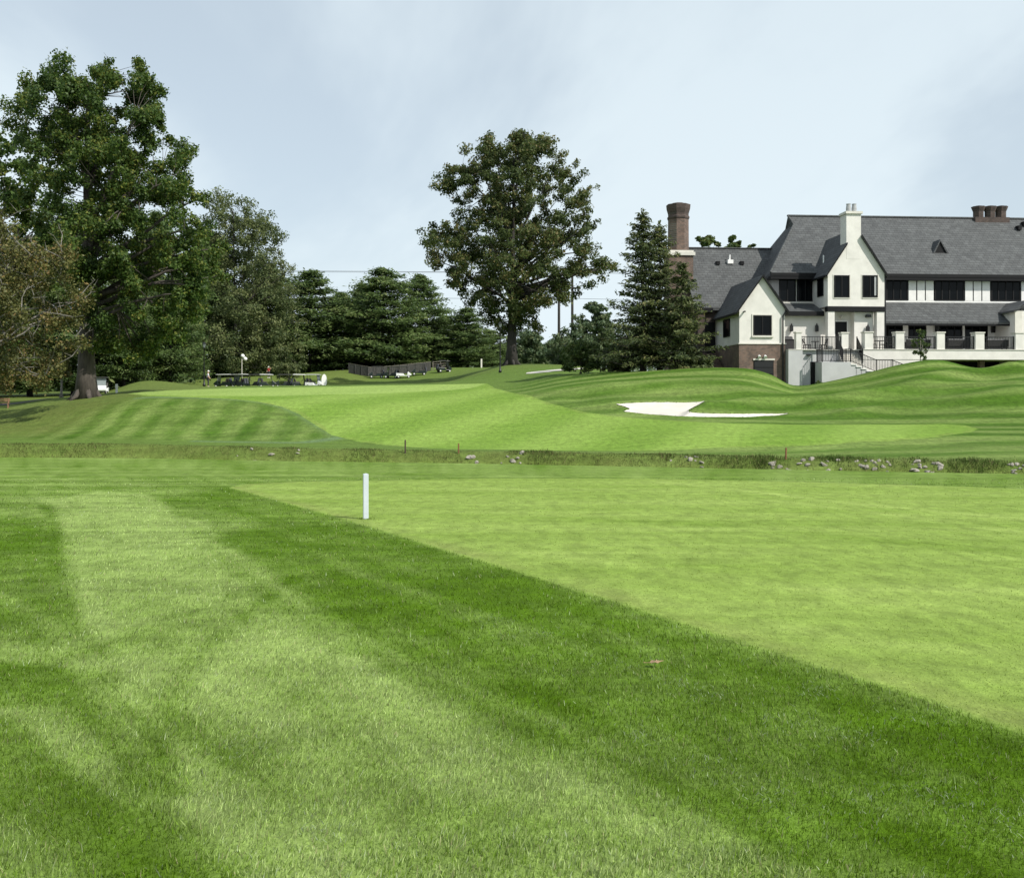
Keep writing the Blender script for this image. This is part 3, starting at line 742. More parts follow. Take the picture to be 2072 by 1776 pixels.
# garage-like service door in the brick base
a_, zt1 = at(1524.5, 729, l1); b_, _ = at(1564.5, 729, l1)
dr = part('service_door', MB().box(a_, b_, l1-0.09, l1-0.052, GZ, zt1), 'black')
for i in range(6): MB().box(a_+0.06, b_-0.06, l1-0.105, l1-0.092, zt1-0.1-0.52*i-0.46, zt1-0.1-0.52*i).build('door_panel', M['blackmetal'], dr)
part('lintel', MB().box(a_-0.05, b_+0.1, l1-0.12, l1-0.052, zt1+0.004, zt1+0.14), 'stone')
for xx in (1535, 1547):
    q, zq = at(xx, 722.5, l1); fl = part('flood_light', MB().box(q-0.05, q+0.05, l1-0.14, l1-0.052, zq+0.02, zq+0.14), 'white')
    MB().tube([(q, l1-0.14, zq+0.1), (q-0.02, l1-0.32, zq-0.04)], [0.09, 0.15], 8).build('lamp_head', M['white'], fl)
q, zq = at(1512, 757, l1); part('utility_box', MB().box(q-0.1, q+0.28, l1-0.14, l1-0.052, zq-0.12, zq+0.12), 'stone')
q, zq = at(1505, 631, l1); part('wall_light', MB().box(q-0.05, q+0.05, l1-0.34, l1-0.005, zq-0.05, zq+0.06), 'blackmetal')
q, _ = at(1583, 640, l1); part('downspout', MB().tube([(q+0.25, l1-0.14, ze1-0.35), (q, l1-0.14, ze1-0.75), (q, l1-0.14, GZ)], [0.065]*3, 8), 'blackmetal')
# --- left range behind (long low roof with tall chimney)
aL, _ = at(1406, 622, LRE)
part('wall', MB().box(aL+0.25, 30, LRE+0.45, 17.0, GZ, zLe-0.3), 'darkbrick')
eR = at(1640, 560, 6)[0]
slab([(aL, LRE, zLe), (eR, LRE, zLe), (eR, LRR, zLr), (aL, LRR, zLr)], 0.25, 'slate')
slab([(aL, LRR, zLr - 0.002), (eR, LRR, zLr - 0.002), (eR, 2*LRR-LRE, zLe), (aL, 2*LRR-LRE, zLe)], 0.25, 'slate')
part('gable_wall', MB().prism([(aL+0.3, LRE+0.4, GZ), (aL+0.3, 2*LRR-LRE-0.4, GZ), (aL+0.3, 2*LRR-LRE-0.4, zLe), (aL+0.3, LRR, zLr-0.5), (aL+0.3, LRE+0.4, zLe)], (0.3, 0, 0)), 'brick')
part('verge_board', MB().prism([(aL-0.05, LRE, zLe+0.02), (aL-0.05, LRR, zLr+0.02), (aL-0.05, LRR, zLr-0.35), (aL-0.05, LRE, zLe-0.35)], (0.046, 0, 0)), 'black')
part('eave_fascia', MB().box(aL, ax-0.35, LRE-0.12, LRE-0.003, zLe-0.42, zLe-0.05), 'black')
part('ridge_cap', MB().box(aL-0.02, eR, LRR-0.14, LRR+0.14, zLr-0.03, zLr+0.09), 'slate', bevel=0.03)
# shaded porch with door and side steps beside the wing
a_, zt1 = at(1427, 652, LRE+0.3); b_, _ = at(1447, 652, LRE+0.3)
part('back_door', MB().box(a_, b_, LRE+0.36, LRE+0.42, zt_, zt1), 'black')
part('porch_wall', MB().box(aL+0.3, a_-0.1, LRE+0.05, LRE+0.4, GZ, zLe-0.45), 'darkbrick')
for i in range(9):
    zz = zt_ - 0.17*i
    part('step', MB().box(ax-1.9-0.0, ax-0.2, LRE-0.2-0.3*i-0.3, LRE-0.2-0.3*i+(0.0 if i else 0.5), zz-0.9, zz-0.02), 'brick')
rl = MB(); rl.tube([(ax-1.95, LRE+0.1, zt_+0.95), (ax-1.95, LRE-3.0, zt_-0.6)], [0.03]*2, 6)
for i in range(11): rl.tube([(ax-1.95, LRE+0.1-0.3*i, zt_-0.15*i), (ax-1.95, LRE+0.1-0.3*i, zt_+0.95-0.15*i)], [0.016]*2, 5)
part('railing', rl, 'blackmetal')
# roof fittings on the left range
for xx, yy, kind in ((1452, 534, 'v'), (1476.5, 532, 'w'), (1500.5, 534, 'v')):
    for d in np.linspace(LRE, LRR, 200):
        q, zq = at(xx, yy, d)
        if zq <= zLe + (d-LRE)*sL: break
    if kind == 'v': part('roof_vent', MB().box(q-0.16, q+0.16, d-0.25, d+0.2, zq-0.1, zq+0.22), 'black')
    else:
        v_ = part('roof_vent', MB().box(q-0.26, q+0.26, d-0.3, d+0.3, zq-0.1, zq+0.26), 'white'); MB().tube([(q, d, zq+0.26), (q, d, zq+0.75)], [0.07]*2, 8).build('vent_pipe', M['white'], v_)
# tall octagonal brick chimney stack
dC = 9.2
c0, zc0 = at(1351.5, 512, dC); c1, zcT = at(1393.5, 412, dC); cm = (c0+c1)/2; cw = (c1-c0)/2
ch = part('brick_chimney', MB().box(cm-cw*1.12, cm+cw*1.18, dC-cw*1.05, dC+cw*1.05, GZ, zc0-0.35), 'brick')
MB().box(cm-cw*1.28, cm+cw*1.34, dC-cw*1.2, dC+cw*1.2, zc0-0.35, zc0-0.05).box(cm-cw*1.15, cm+cw*1.2, dC-cw*1.08, dC+cw*1.08, zc0-0.05, zc0+0.12).build('stone_cap', M['stone'], ch)
def octo(mb, cx, cy, prof):
    base = len(mb.v)
    for r, z in prof:
        for k in range(8):
            a = math.pi/8 + k*math.pi/4; mb.v.append((cx+r*math.cos(a), cy+r*math.sin(a), z))
    for i in range(len(prof)-1):
        for k in range(8): mb.f.append((base+i*8+k, base+i*8+(k+1) % 8, base+(i+1)*8+(k+1) % 8, base+(i+1)*8+k))
    mb.f.append(tuple(base+(len(prof)-1)*8+k for k in range(8)))
    return mb
hC = zcT - zc0
octo(MB(), cm, dC, [(cw*1.0, zc0+0.1), (cw*0.98, zc0+hC*0.66)]).build('shaft', M['brick'], ch)
octo(MB(), cm, dC, [(cw*0.98, zc0+hC*0.66), (cw*1.06, zc0+hC*0.69), (cw*1.06, zc0+hC*0.72), (cw*0.98, zc0+hC*0.74), (cw*0.98, zc0+hC*0.78), (cw*1.12, zc0+hC*0.88), (cw*1.16, zc0+hC*0.965), (cw*0.9, zc0+hC*0.97), (cw*0.55, zc0+hC)]).build('corbelled_top', M['darkbrick'], ch)
# --- main range: big slate roof
MRE, MRR = 2.9, 9.5
mL, zMe = at(1559, 551.5, MRE); mR = at(2420, 552, MRE)[0]
gR, zMr = at(1594, 437, MRR)
sM = (zMr - zMe) / (MRR - MRE)
zg_ = zMr - 1.05; dg = MRE + (zg_ - zMe)/sM; gl = gR + 0.15
slab([(mL, MRE, zMe), (mR, MRE, zMe), (mR, MRR, zMr), (gR, MRR, zMr), (gl, dg, zg_)], 0.3, 'slate')
slab([(mL+0.95, 2*MRR-MRE, zMe), (mL+0.95, 8.0, zMe), (mL, MRE-0.002, zMe), (gl-0.01, dg, zg_), (gl-0.01, 2*MRR-dg, zg_)], 0.3, 'slate_side')
slab([(mR, 2*MRR-MRE, zMe), (mL+0.95, 2*MRR-MRE, zMe), (gl, 2*MRR-dg, zg_), (gR, MRR, zMr-0.002), (mR, MRR, zMr-0.002)], 0.3, 'slate')
part('gablet', MB().prism([(gl+0.02, dg, zg_), (gl+0.02, 2*MRR-dg, zg_), (gR+0.02, MRR, zMr-0.05)], (0.3, 0, 0)), 'slate_side')
part('ridge_cap', MB().box(gR-0.05, mR, MRR-0.15, MRR+0.15, zMr-0.04, zMr+0.1), 'slate', bevel=0.03)
hc = MB().tube([(mL, MRE-0.02, zMe+0.02), (gl, dg, zg_+0.04), (gR, MRR, zMr+0.03)], [0.09]*3, 6); part('hip_cap', hc, 'slate')
UW = 3.45                                            # plane of the upper front wall
part('wall', MB().box(mL+1.0, mR, UW, 15.5, GZ, zMe-0.2), 'stucco')
part('eave_fascia', MB().box(mL, mR, MRE-0.1, UW+0.1, zMe-0.55, zMe-0.305).box(mL, mR, MRE-0.13, MRE-0.004, zMe-0.3, zMe-0.04), 'black')
# --- chimney gable wing, front plane ly=0
l2 = 0.0
ax2, ze2 = at(1675, 549, l2); bx2, _ = at(1789.5, 549, l2); cx2 = (ax2 + bx2)/2
zj, = (at(1730, 620, l2)[1],)
za2 = at(1732, 461, l2)[1]
part('wall', MB().prism([(ax2, l2, zj), (bx2, l2, zj), (bx2, l2, ze2), (cx2, l2, za2-0.15), (ax2, l2, ze2)], (0, UW+0.1, 0)), 'stucco')
k0, zk0 = at(1712.5, 490, l2); k1, zk1 = at(1742, 433, l2)
gable_roof(ax2, bx2, cx2, ze2, za2, l2-0.25, lambda z: max(MRE+0.02, MRE + (z - zMe)/sM) if z > zMe else UW, 0.2, gap=(k0, k1, 1.25))
part('jetty_beam', MB().box(ax2-0.03, bx2+0.03, l2-0.04, l2+0.6, zj-0.42, zj-0.003), 'black')
for xa, xb in ((1687.5, 1718.5), (1745, 1775.5)):
    o = window(xa, xb, 557, 602, l2, 2)
    a_, z1_ = at(xa, 557, l2); b_, z0_ = at(xb, 602, l2)
    part('window_surround', MB().box(a_-0.1, a_-0.005, l2-0.03, l2-0.004, z0_-0.08, z1_+0.06).box(b_+0.005, b_+0.1, l2-0.03, l2-0.004, z0_-0.08, z1_+0.06).box(a_-0.005, b_+0.005, l2-0.05, l2-0.004, z0_-0.1, z0_-0.005), 'stone')
a_, z1_ = at(1769, 560, l2); b_, z0_ = at(1773, 598, l2)
part('curtain', MB().box(a_, b_, l2-0.034, l2-0.0301, z0_, z1_), 'curtain')
side_window(ax2, 0.9, 2.2, at(1660, 600, 1.5)[1], at(1660, 560, 1.5)[1])
# white chimney rising through the gable
wc = part('white_chimney', MB().box(k0, k1, l2-0.012, 1.245, za2-2.6, zk1), 'stucco')
MB().box(k0-0.1, k1+0.1, l2-0.15, 1.35, zk1, zk1+0.2).build('chimney_cap', M['stone'], wc)
for q in (0.33, 0.72): MB().lathe((k0+(k1-k0)*q, 0.55, zk1+0.2), [(0.2, 0), (0.21, 0.35), (0.17, 0.62), (0.2, 0.72)], 10).build('chimney_pot', M['curtain'], wc)
# ground floor below the jetty
for xa, xb in ((1675, 1688.5), (1774, 1789)):
    a_, _ = at(xa, 640, l2+0.05); b_, _ = at(xb, 640, l2+0.05)
    part('pilaster', MB().box(a_, b_, l2+0.02, l2+0.6, zt_-0.5, zj-0.43), 'stucco')
g2 = 1.3
part('wall', MB().box(ax2+0.05, bx2-0.05, g2, UW+0.2, GZ, zj-0.1), 'stucco')
a_, zt1 = at(1689, 651, g2); b_, _ = at(1713, 651, g2)
part('terrace_door', MB().box(a_, b_, g2-0.06, g2-0.004, zt_, zt1), 'black')
part('door_frame', MB().box(a_-0.1, a_-0.003, g2-0.09, g2-0.004, zt_, zt1+0.1).box(b_+0.003, b_+0.1, g2-0.09, g2-0.004, zt_, zt1+0.1).box(a_, b_, g2-0.09, g2-0.004, zt1+0.004, zt1+0.1), 'panel')
part('wall_return', MB().box(b_+0.35, bx2-0.7, l2+0.55, g2+0.1, GZ, zj-0.43), 'stucco')
q, zq = at(1700, 642, g2); part('wall_light', MB().tube([(q, g2-0.004, zq), (q+0.1, g2-0.22, zq-0.03)], [0.12, 0.17], 8), 'stone')
q, zq = at(1756, 639, l2+0.5); part('wall_light', MB().box(q-0.2, q+0.2, l2+0.26, l2+0.546, zq-0.12, zq+0.09), 'blackmetal')
# link between the two gables: upper windows, pent roof, ground floor wall
o = window(1576, 1610, 562, 610, UW, 2); o = window(1612, 1646, 562, 610, UW, 2)
part('window_sill', MB().box(at(1574, 612, UW)[0], at(1648, 612, UW)[0], UW-0.15, UW-0.004, at(1600, 616, UW)[1], at(1600, 612, UW)[1]), 'stone')
_, zp1 = at(1620, 613, UW); _, zp0 = at(1620, 630, 0.9)
slab([(bx_+0.35, 0.75, zp0), (ax2-0.04, 0.75, zp0), (ax2-0.04, UW-0.01, zp1), (bx_+0.35, UW-0.01, zp1)], 0.15, 'slate', 'pent_roof')
part('pent_fascia', MB().box(bx_+0.3, ax2-0.05, 0.65, 0.746, zp0-0.4, zp0-0.02), 'black')
part('wall', MB().box(bx_-0.5, ax2+0.3, 1.25, UW, GZ, zp0-0.2), 'stucco')
def wall_lamp(x, y, ly):
    q, zq = at(x, y, ly)
    o = part('wall_lamp', MB().box(q-0.06, q+0.06, ly-0.06, ly-0.004, zq-0.3, zq+0.25), 'blackmetal')
    MB().box(q-0.11, q+0.11, ly-0.32, ly-0.1, zq-0.28, zq+0.18).tube([(q, ly-0.21, zq+0.181), (q, ly-0.21, zq+0.4)], [0.11, 0.02], 6).build('lantern', M['blackmetal'], o)
wall_lamp(1600, 664, 1.25); wall_lamp(1651, 664, 1.25); wall_lamp(1754, 666, l2+0.55)
# --- right range: half-timbered upper wall, porch roof
Dz = lambda z: (2060 + z/3.552)/1.2355
_, zw1 = at(1900, 563, UW); _, zw0 = at(1900, 608.5, UW)
def wx(z): return at(Dz(z), 585, UW)[0]
tim = MB(); tim.box(wx(540), mR, UW-0.05, UW-0.004, zw1+0.01, zMe-0.56)
part('timber_head', tim, 'black')
part('timber_sill', MB().box(wx(540), mR, UW-0.09, UW-0.004, zw0-0.2, zw0-0.01), 'panel')
part('timber_infill', MB().box(wx(540), mR, UW-0.03, UW-0.003, zw0-0.005, zw1+0.005), 'black')
segs = [(548, 742, 3, 'w'), (748, 815, 1, 'p'), (825, 892, 1, 'p'), (901, 970, 1, 'p'), (978, 1243, 4, 'w'), (1250, 1317, 1, 'p'), (1326, 1393, 1, 'p'), (1402, 1470, 1, 'p'), (1478, 1742, 4, 'w'),
        (1748, 1815, 1, 'p'), (1825, 1892, 1, 'p'), (1901, 1970, 1, 'p'), (1978, 2243, 4, 'w'), (2250, 2317, 1, 'p'), (2326, 2393, 1, 'p')]
for z0, z1, n, k in segs:
    if k == 'w': window_l(wx(z0), wx(z1), zw0-0.02, zw1+0.02, UW-0.035, n, fw=0.11)
    else: part('panel', MB().box(wx(z0), wx(z1), UW-0.075, UW-0.035, zw0, zw1), 'panel', bevel=0.012)
PE = 0.55
_, zq1 = at(1900, 612.5, UW); _, zq0 = at(1900, 651, PE); pL = bx2 + 0.06
pR0 = at(2041, 612, UW)[0]; pR1 = at(2049, 651, PE)[0]
slab([(pL, PE, zq0), (pR1, PE, zq0), (pR0, UW-0.1, zq1), (pL, UW-0.1, zq1)], 0.16, 'slate', 'porch_roof')
part('porch_fascia', MB().box(pL, pR1, PE+0.02, PE+0.14, zq0-0.32, zq0-0.165), 'black')
part('downspout', MB().tube([(bx2+0.12, l2+0.1, zMe-0.5), (bx2+0.12, l2+0.1, zt_)], [0.06]*2, 8), 'blackmetal')
PW = 3.0                                             # porch back wall with glazed doors
part('porch_wall', MB().box(pL, mR, PW+0.06, PW+0.4, GZ, zq0+0.55), 'black')  # black backing stands in for the dark openings under the porch
Dz5 = lambda z: (2200 + z/5.755)/1.2355
def px5(z): return at(Dz5(z), 690, PW)[0]
for z0, z1 in ((330, 402), (667, 848), (1552, 1716)):
    part('panel', MB().box(px5(z0), px5(z1), PW-0.04, PW+0.055, zt_, at(1950, 651+8, PW)[1]), 'panel')
part('porch_post', MB().box(px5(1186), px5(1216), PW-0.06, PW+0.05, zt_, at(1950, 651+8, PW)[1]), 'panel')
for z0, z1, n in ((110, 325, 2), (408, 660, 3), (855, 1180, 3), (1222, 1545, 3), (1722, 1960, 2)):
    window_l(px5(z0), px5(z1), zt_+0.05, at(1950, 651+8, PW)[1], PW+0.05, n, name='glazed_door', fw=0.1)
for z in (800, 1605):
    q = px5(z); zq = at(Dz5(z), 820/1.2355, PW)[1]
    zq = at(1950, 665, PW)[1]
    o = part('wall_lamp', MB().box(q-0.07, q+0.07, PW-0.1, PW-0.045, zq-0.35, zq+0.3), 'blackmetal'); MB().box(q-0.13, q+0.13, PW-0.36, PW-0.12, zq-0.35, zq+0.25).build('lantern', M['blackmetal'], o)
# right-hand bay at the frame's edge
rb0, zrb = at(2054, 629, -0.2); rb1 = at(2200, 629, -0.2)[0]
part('bay_wall', MB().box(rb0, rb1, -0.2, PW, GZ, zrb), 'stucco')
part('bay_pier', MB().box(rb0-0.06, rb0+0.55, -0.3, -0.205, zt_, zrb-0.004), 'stone')
slab([(rb0+1.25, -0.5, zrb+0.95), (rb0-0.3, -0.5, zrb+0.02), (rb0-0.3, UW-0.12, zrb+0.02), (rb0+1.25, UW-0.12, zrb+0.95)], 0.15, 'slate_side', 'bay_roof')
slab([(rb1, -0.5, zrb+0.952), (rb0+1.25, -0.5, zrb+0.952), (rb0+1.25, UW-0.12, zrb+0.952), (rb1, UW-0.12, zrb+0.952)], 0.15, 'slate', 'bay_roof')
# roof fittings on the main roof
def on_main(x, y):
    for d in np.linspace(MRE, MRR, 400):
        q, zq = at(x, y, d)
        if zq <= zMe + (d-MRE)*sM: return q, d, zq
    return q, d, zq
q, d, zq = on_main(1903, 512)
w_ = 0.75
dm = part('roof_dormer', MB().prism([(q-w_, d, zq-0.25), (q+w_, d, zq-0.25), (q-0.05, d, zq+1.05)], (0, 1.2, 0)), 'black')
MB().prism([(q-w_-0.1, d-0.06, zq-0.3), (q+w_+0.1, d-0.06, zq-0.3), (q+w_+0.1, d-0.06, zq-0.17), (q-w_-0.1, d-0.06, zq-0.17)], (0, 0.1, 0)).build('dormer_sill', M['stone'], dm)
MB().prism([(q-w_-0.08, d-0.1, zq-0.2), (q-0.05, d-0.1, zq+1.2), (q-0.05, d-0.1, zq+1.04), (q-w_+0.1, d-0.1, zq-0.2)], (0, 1.3, 0)).prism([(q+w_+0.08, d-0.1, zq-0.2), (q-0.05, d-0.1, zq+1.2), (q-0.05, d-0.1, zq+1.04), (q+w_-0.1, d-0.1, zq-0.2)][::-1], (0, 1.3, 0)).build('dormer_roof', M['slate_side'], dm)
for xx, yy in ((2060, 464), (2071, 456)):
    q, d, zq = on_main(xx, yy); part('roof_vent', MB().box(q-0.16, q+0.16, d-0.35, d+0.2, zq-0.1, zq+0.3), 'black')
q, zq = at(1669, 524, 2.6); part('vent_pipe', MB().tube([(q, 2.9, zq-0.6), (q, 2.9, zq+0.35)], [0.06]*2, 8), 'white')
# triple brick flues on the ridge
tc_ = part('flue_base', MB().box(at(1968, 440, MRR)[0], at(2037, 440, MRR)[0], MRR-0.5, MRR+0.6, zMr-1.2, zMr-0.1+0.15), 'darkbrick')
for xx in (1979.5, 2003, 2025):
    q, zq = at(xx, 417, MRR); r_ = 0.56
    fl = part('chimney_flue', octo(MB(), q, MRR, [(r_*0.82, zMr-0.8), (r_*0.82, zq-0.55), (r_*1.04, zq-0.25), (r_*1.14, zq-0.08), (r_*0.8, zq-0.05), (r_*0.5, zq)]), 'darkbrick')
# --- terrace
TF = -2.3
tA = at(1747, 707, TF)[0]; tB = at(2420, 707, TF)[0]
_, zf0 = at(1950, 727.5, TF)
vo = at(1868, 727, TF)[0]
part('terrace_slab', MB().box(tA, tB, TF, PW, zf0, zt_-0.06), 'stucco')
part('terrace_paving', MB().box(tA-0.03, tB, TF-0.06, PW, zt_-0.055, zt_), 'stone')
part('terrace_wall', MB().box(tA, vo, TF+0.04, TF+0.5, GZ, zf0-0.002), 'stucco')
part('undercroft_void', MB().box(vo, tB, 2.2, 2.6, GZ, zf0-0.002), 'black')  # black sheet painted as the dark void under the terrace
part('undercroft_return', MB().box(vo-0.4, vo, TF+0.5, 2.6, GZ, zf0-0.002), 'darkbrick')
for xx in (1900, 1985, 2065): q = at(xx, 740, TF+1.2)[0]; part('undercroft_column', MB().box(q-0.2, q+0.2, TF+1.0, TF+1.4, GZ, zf0-0.002), 'brick')
lW = -1.5
gA = bx_ + 0.05; gB = at(1662, 740, lW)[0]
part('terrace_wall', MB().box(gA, tA-0.002, lW, 1.3, GZ, zt_-0.07), 'flatgrey')
part('wall_buttress', MB().box(gA+0.0, at(1622, 740, lW)[0], lW-0.22, lW-0.002, GZ, zt_-0.075), 'flatgrey')
part('terrace_paving', MB().box(gA, tA-0.035, lW-0.25, 1.3, zt_-0.065, zt_-0.004), 'stone')
a_, zt1 = at(1640, 732, lW); b_, _ = at(1661, 732, lW)
part('cellar_door', MB().box(a_, b_, lW-0.06, lW-0.004, GZ, zt1), 'black')
q, zq = at(1637, 718, lW); part('wall_light', MB().box(q-0.22, q+0.12, lW-0.25, lW-0.004, zq-0.06, zq+0.06), 'blackmetal')
LD = -3.0
zL = at(1700, 732.5, LD)[1]
lA = at(1663, 740, LD)[0]; lB = at(1722, 740, LD)[0]
part('stair_landing', MB().box(lA, lB, LD, lW-0.004, GZ, zL), 'flatgrey')
sA = at(1704, 720, -2.2)[0]; sB = at(1747, 720, -2.2)[0] - 0.02
nst = 6
for i in range(nst):
    z1_ = zL + (zt_ - zL)*(i+1)/nst
    y0_ = -2.2 + i*0.2
    part('step', MB().box(sA, sB, y0_, y0_+0.2 if i < nst-1 else y0_+0.3, GZ, z1_-0.05), 'concrete')
    part('tread', MB().box(sA, sB, y0_-0.02, y0_+0.196, z1_-0.046, z1_-0.004), 'stone')
for i in range(5):
    z1_ = zL - 0.17*(i+1); x0_ = lB + 0.42*i
    part('step', MB().box(x0_+0.004, x0_+0.5, LD+0.05, LD+1.1, GZ, z1_-0.06), 'flatgrey')
    part('tread', MB().box(x0_+0.002, x0_+0.47+ (0.6 if i == 4 else 0), LD-0.03, LD+1.12, z1_-0.055, z1_), 'white')
def pillar(x0, x1, ly, h=1.42, m='stucco'):
    a_, _ = at(x0, 690, ly); b_, _ = at(x1, 690, ly); w_ = b_ - a_
    o = part('terrace_pillar', MB().box(a_, b_, ly, ly+max(w_, 0.5), zt_-0.05, zt_+h-0.1), m, bevel=0.012)
    MB().box(a_-0.05, b_+0.05, ly-0.05, ly+max(w_, 0.5)+0.05, zt_+h-0.1, zt_+h).build('pillar_cap', M['stone'], o)
    return a_, b_
pil = [pillar(1611, 1622, lW-0.2), pillar(1703, 1717, -1.35), pillar(1750, 1767, -1.35 if False else TF+0.02),
       pillar(1813, 1830, TF), pillar(1896, 1912, TF), pillar(1974, 1992, TF), pillar(2055, 2072, TF)]
def railing(p0, p1, h=1.02, step=0.13, post=True, name='railing'):
    p0 = Vector(p0); p1 = Vector(p1); n = max(2, int((p1-p0).length/step)); r = MB(); up = Vector((0, 0, 1))
    r.bar(p0+up*h, p1+up*h, 0.055); r.bar(p0+up*0.1, p1+up*0.1, 0.04)
    for i in range(n+1):
        p = p0.lerp(p1, i/n); e = i in (0, n) and post
        r.bar(p + up*(0 if e else 0.1), p + up*(h+(0.06 if e else 0)), 0.07 if e else 0.028)
    return part(name, r, 'blackmetal')
railing((pil[0][1]+0.05, lW, zt_), (at(1664, 690, lW)[0], lW, zt_))
railing((at(1664, 690, lW)[0], lW, zt_), (pil[1][0]-0.05, -1.2, zt_))
for i in range(2, 6): railing((pil[i][1]+0.04, TF+0.25, zt_), (pil[i+1][0]-0.04, TF+0.25, zt_))
railing((lA+0.05, LD+0.06, zL), (lA+2.0, LD+0.06, zL)); railing((lA+2.0, LD+0.06, zL), (lB-0.02, LD+0.06, zL))
railing((lA+0.06, LD+0.06, zL), (lA+0.06, lW-0.3, zL))
railing((sA+0.05, -2.25, zL), (sA+0.05, -1.1, zt_)); railing((sB-0.05, -2.25, zL), (sB-0.05, -1.1, zt_))
railing((lB, LD+0.05, zL), (lB+2.1, LD+0.05, zL-0.85)); railing((lB+2.1, LD+0.05, zL-0.85), (lB+3.4, LD+0.05, zL-0.85))
e_ = at(1768, 720, LD)[0]
railing((lB+3.4, LD+0.05, zL-0.85), (lB+5.3, LD+0.05, zL-1.55)); railing((lB+5.3, LD+0.05, zL-1.55), (lB+6.6, LD+0.05, zL-1.7))
part('lower_path', MB().box(lB+2.1, lB+7.5, LD-0.05, TF-0.004, GZ, zL-0.92), 'concrete')
# terrace furniture (own things)
def hw(lx, ly, z): v = Vector((P0.x + lx*CT - ly*ST, P0.y + lx*ST + ly*CT, z)); return v
def sofa(lx0, lx1, ly, label):
    w_ = lx1 - lx0; o = empty('patio_sofa', hw((lx0+lx1)/2, ly, zt_), TH)
    tag(o, label, 'sofa', 'dark sofas along the terrace rail')
    h = w_/2
    MB().box(-h, h, -0.08, 0.72, 0.14, 0.42).build('seat', M['wicker'], o, bevel=0.02)
    b = MB().prism([(-h, -0.18, 0.3), (-h, -0.04, 0.3), (-h, -0.02, 0.84), (-h, -0.24, 0.84)], (w_, 0, 0)).build('backrest', M['wicker'], o, bevel=0.02)
    for s_ in (-1, 1): MB().box(min(s_*h, s_*(h-0.14)), max(s_*h, s_*(h-0.14)), -0.0, 0.74, 0.3, 0.64).build('arm', M['wicker'], o, bevel=0.02)
    for s_ in (-1, 1):
        for q in (0.0, 0.64): MB().box(s_*(h-0.1)-0.04, s_*(h-0.1)+0.04, q-0.04, q+0.04, 0, 0.14).build('leg', M['blackmetal'], o)
    n = 3
    for i in range(n):
        a0 = -h+0.16+i*(w_-0.32)/n; a1 = a0 + (w_-0.32)/n - 0.02
        MB().box(a0, a1, 0.02, 0.2, 0.44, 0.9).build('cushion', M['cushion'], o, bevel=0.03)
def f5(z): return at(Dz5(z), 690, TF+1.0)[0]
sofa(f5(370), f5(715), TF+1.0, 'dark patio sofa partly behind the twiggy shrub on the terrace')
sofa(f5(960), f5(1255), TF+1.0, 'dark patio sofa between second and third pillars from the terrace stair')
sofa(f5(1530), f5(1835), TF+1.0, 'dark patio sofa closest to the right edge of the terrace')
def chair(lx, ly, rz, label):
    o = empty('patio_chair', hw(lx, ly, zt_), TH + rz); tag(o, label, 'chair', 'terrace dining chairs')
    MB().box(-0.24, 0.24, -0.24, 0.24, 0.42, 0.47).build('seat', M['wicker'], o)
    b = MB(); b.bar((-0.24, 0.25, 0.45), (-0.24, 0.32, 0.92), 0.045); b.bar((0.24, 0.25, 0.45), (0.24, 0.32, 0.92), 0.045); b.bar((-0.26, 0.32, 0.92), (0.26, 0.32, 0.92), 0.06)
    b.bar((-0.22, 0.26, 0.5), (0.22, 0.32, 0.9), 0.04); b.bar((0.22, 0.27, 0.5), (-0.22, 0.33, 0.9), 0.04)
    b.build('backrest', M['blackmetal'], o)
    for sx in (-1, 1):
        for sy in (-1, 1): MB().bar((sx*0.21, sy*0.21, 0.42), (sx*0.23, sy*0.23, 0), 0.045).build('leg', M['blackmetal'], o)
def table(lx, ly, label, r=0.42):
    o = empty('patio_table', hw(lx, ly, zt_), TH); tag(o, label, 'table', 'terrace dining tables')
    MB().lathe((0, 0, 0.7), [(r, 0), (r, 0.04)], 16).build('table_top', M['wicker'], o)
    MB().tube([(0, 0, 0.04), (0, 0, 0.7)], [0.04]*2, 8).build('pedestal', M['blackmetal'], o); MB().lathe((0, 0, 0), [(0.26, 0), (0.24, 0.03), (0.05, 0.05)], 12).build('base', M['blackmetal'], o)
def f4(z): return at((1960 + z/6.094)/1.2355, 690, TF+1.1)[0]
table(f4(1455), TF+1.1, 'round dark table right of the terrace stair pillar')
chair(f4(1400)-0.25, TF+1.2, R(100), 'dark cross-back chair on the stair side of the terrace table')
chair(f4(1530), TF+1.3, R(-80), 'dark cross-back chair between the terrace table and the next pillar')
chair(f4(1640), TF+1.2, R(160), 'dark cross-back chair hard against the first pillar right of the table')
table(at(1650, 690, 0)[0], 0.0, 'small dark table behind the rail between the two gables', 0.35)
chair(at(1633, 690, 0)[0], 0.0, R(90), 'dark chair on the left of the small table between the gables')
chair(at(1666, 690, 0)[0], 0.1, R(-90), 'dark chair on the right of the small table between the gables')
g_ = empty('grill_cabinet', hw(at(1597, 690, 0)[0], 0.2, zt_), TH); tag(g_, 'dark low grill cabinet beside the kitchen gable on the terrace', 'grill')
MB().box(-0.5, 0.45, -0.3, 0.3, 0.08, 0.85).build('cabinet', M['wicker'], g_, bevel=0.02); MB().box(-0.55, 0.5, -0.34, 0.34, 0.85, 0.9).build('worktop', M['blackmetal'], g_)
MB().prism([(-0.4, -0.28, 0.9), (-0.4, 0.28, 0.9), (-0.4, 0.2, 1.12), (-0.4, -0.1, 1.15)], (0.7, 0, 0)).build('lid', M['blackmetal'], g_, bevel=0.03)
for s_ in (-1, 1):
    for q in (-1, 1): MB().box(s_*0.42-0.04, s_*0.42+0.04, q*0.24-0.04, q*0.24+0.04, 0, 0.08).build('foot', M['blackmetal'], g_)

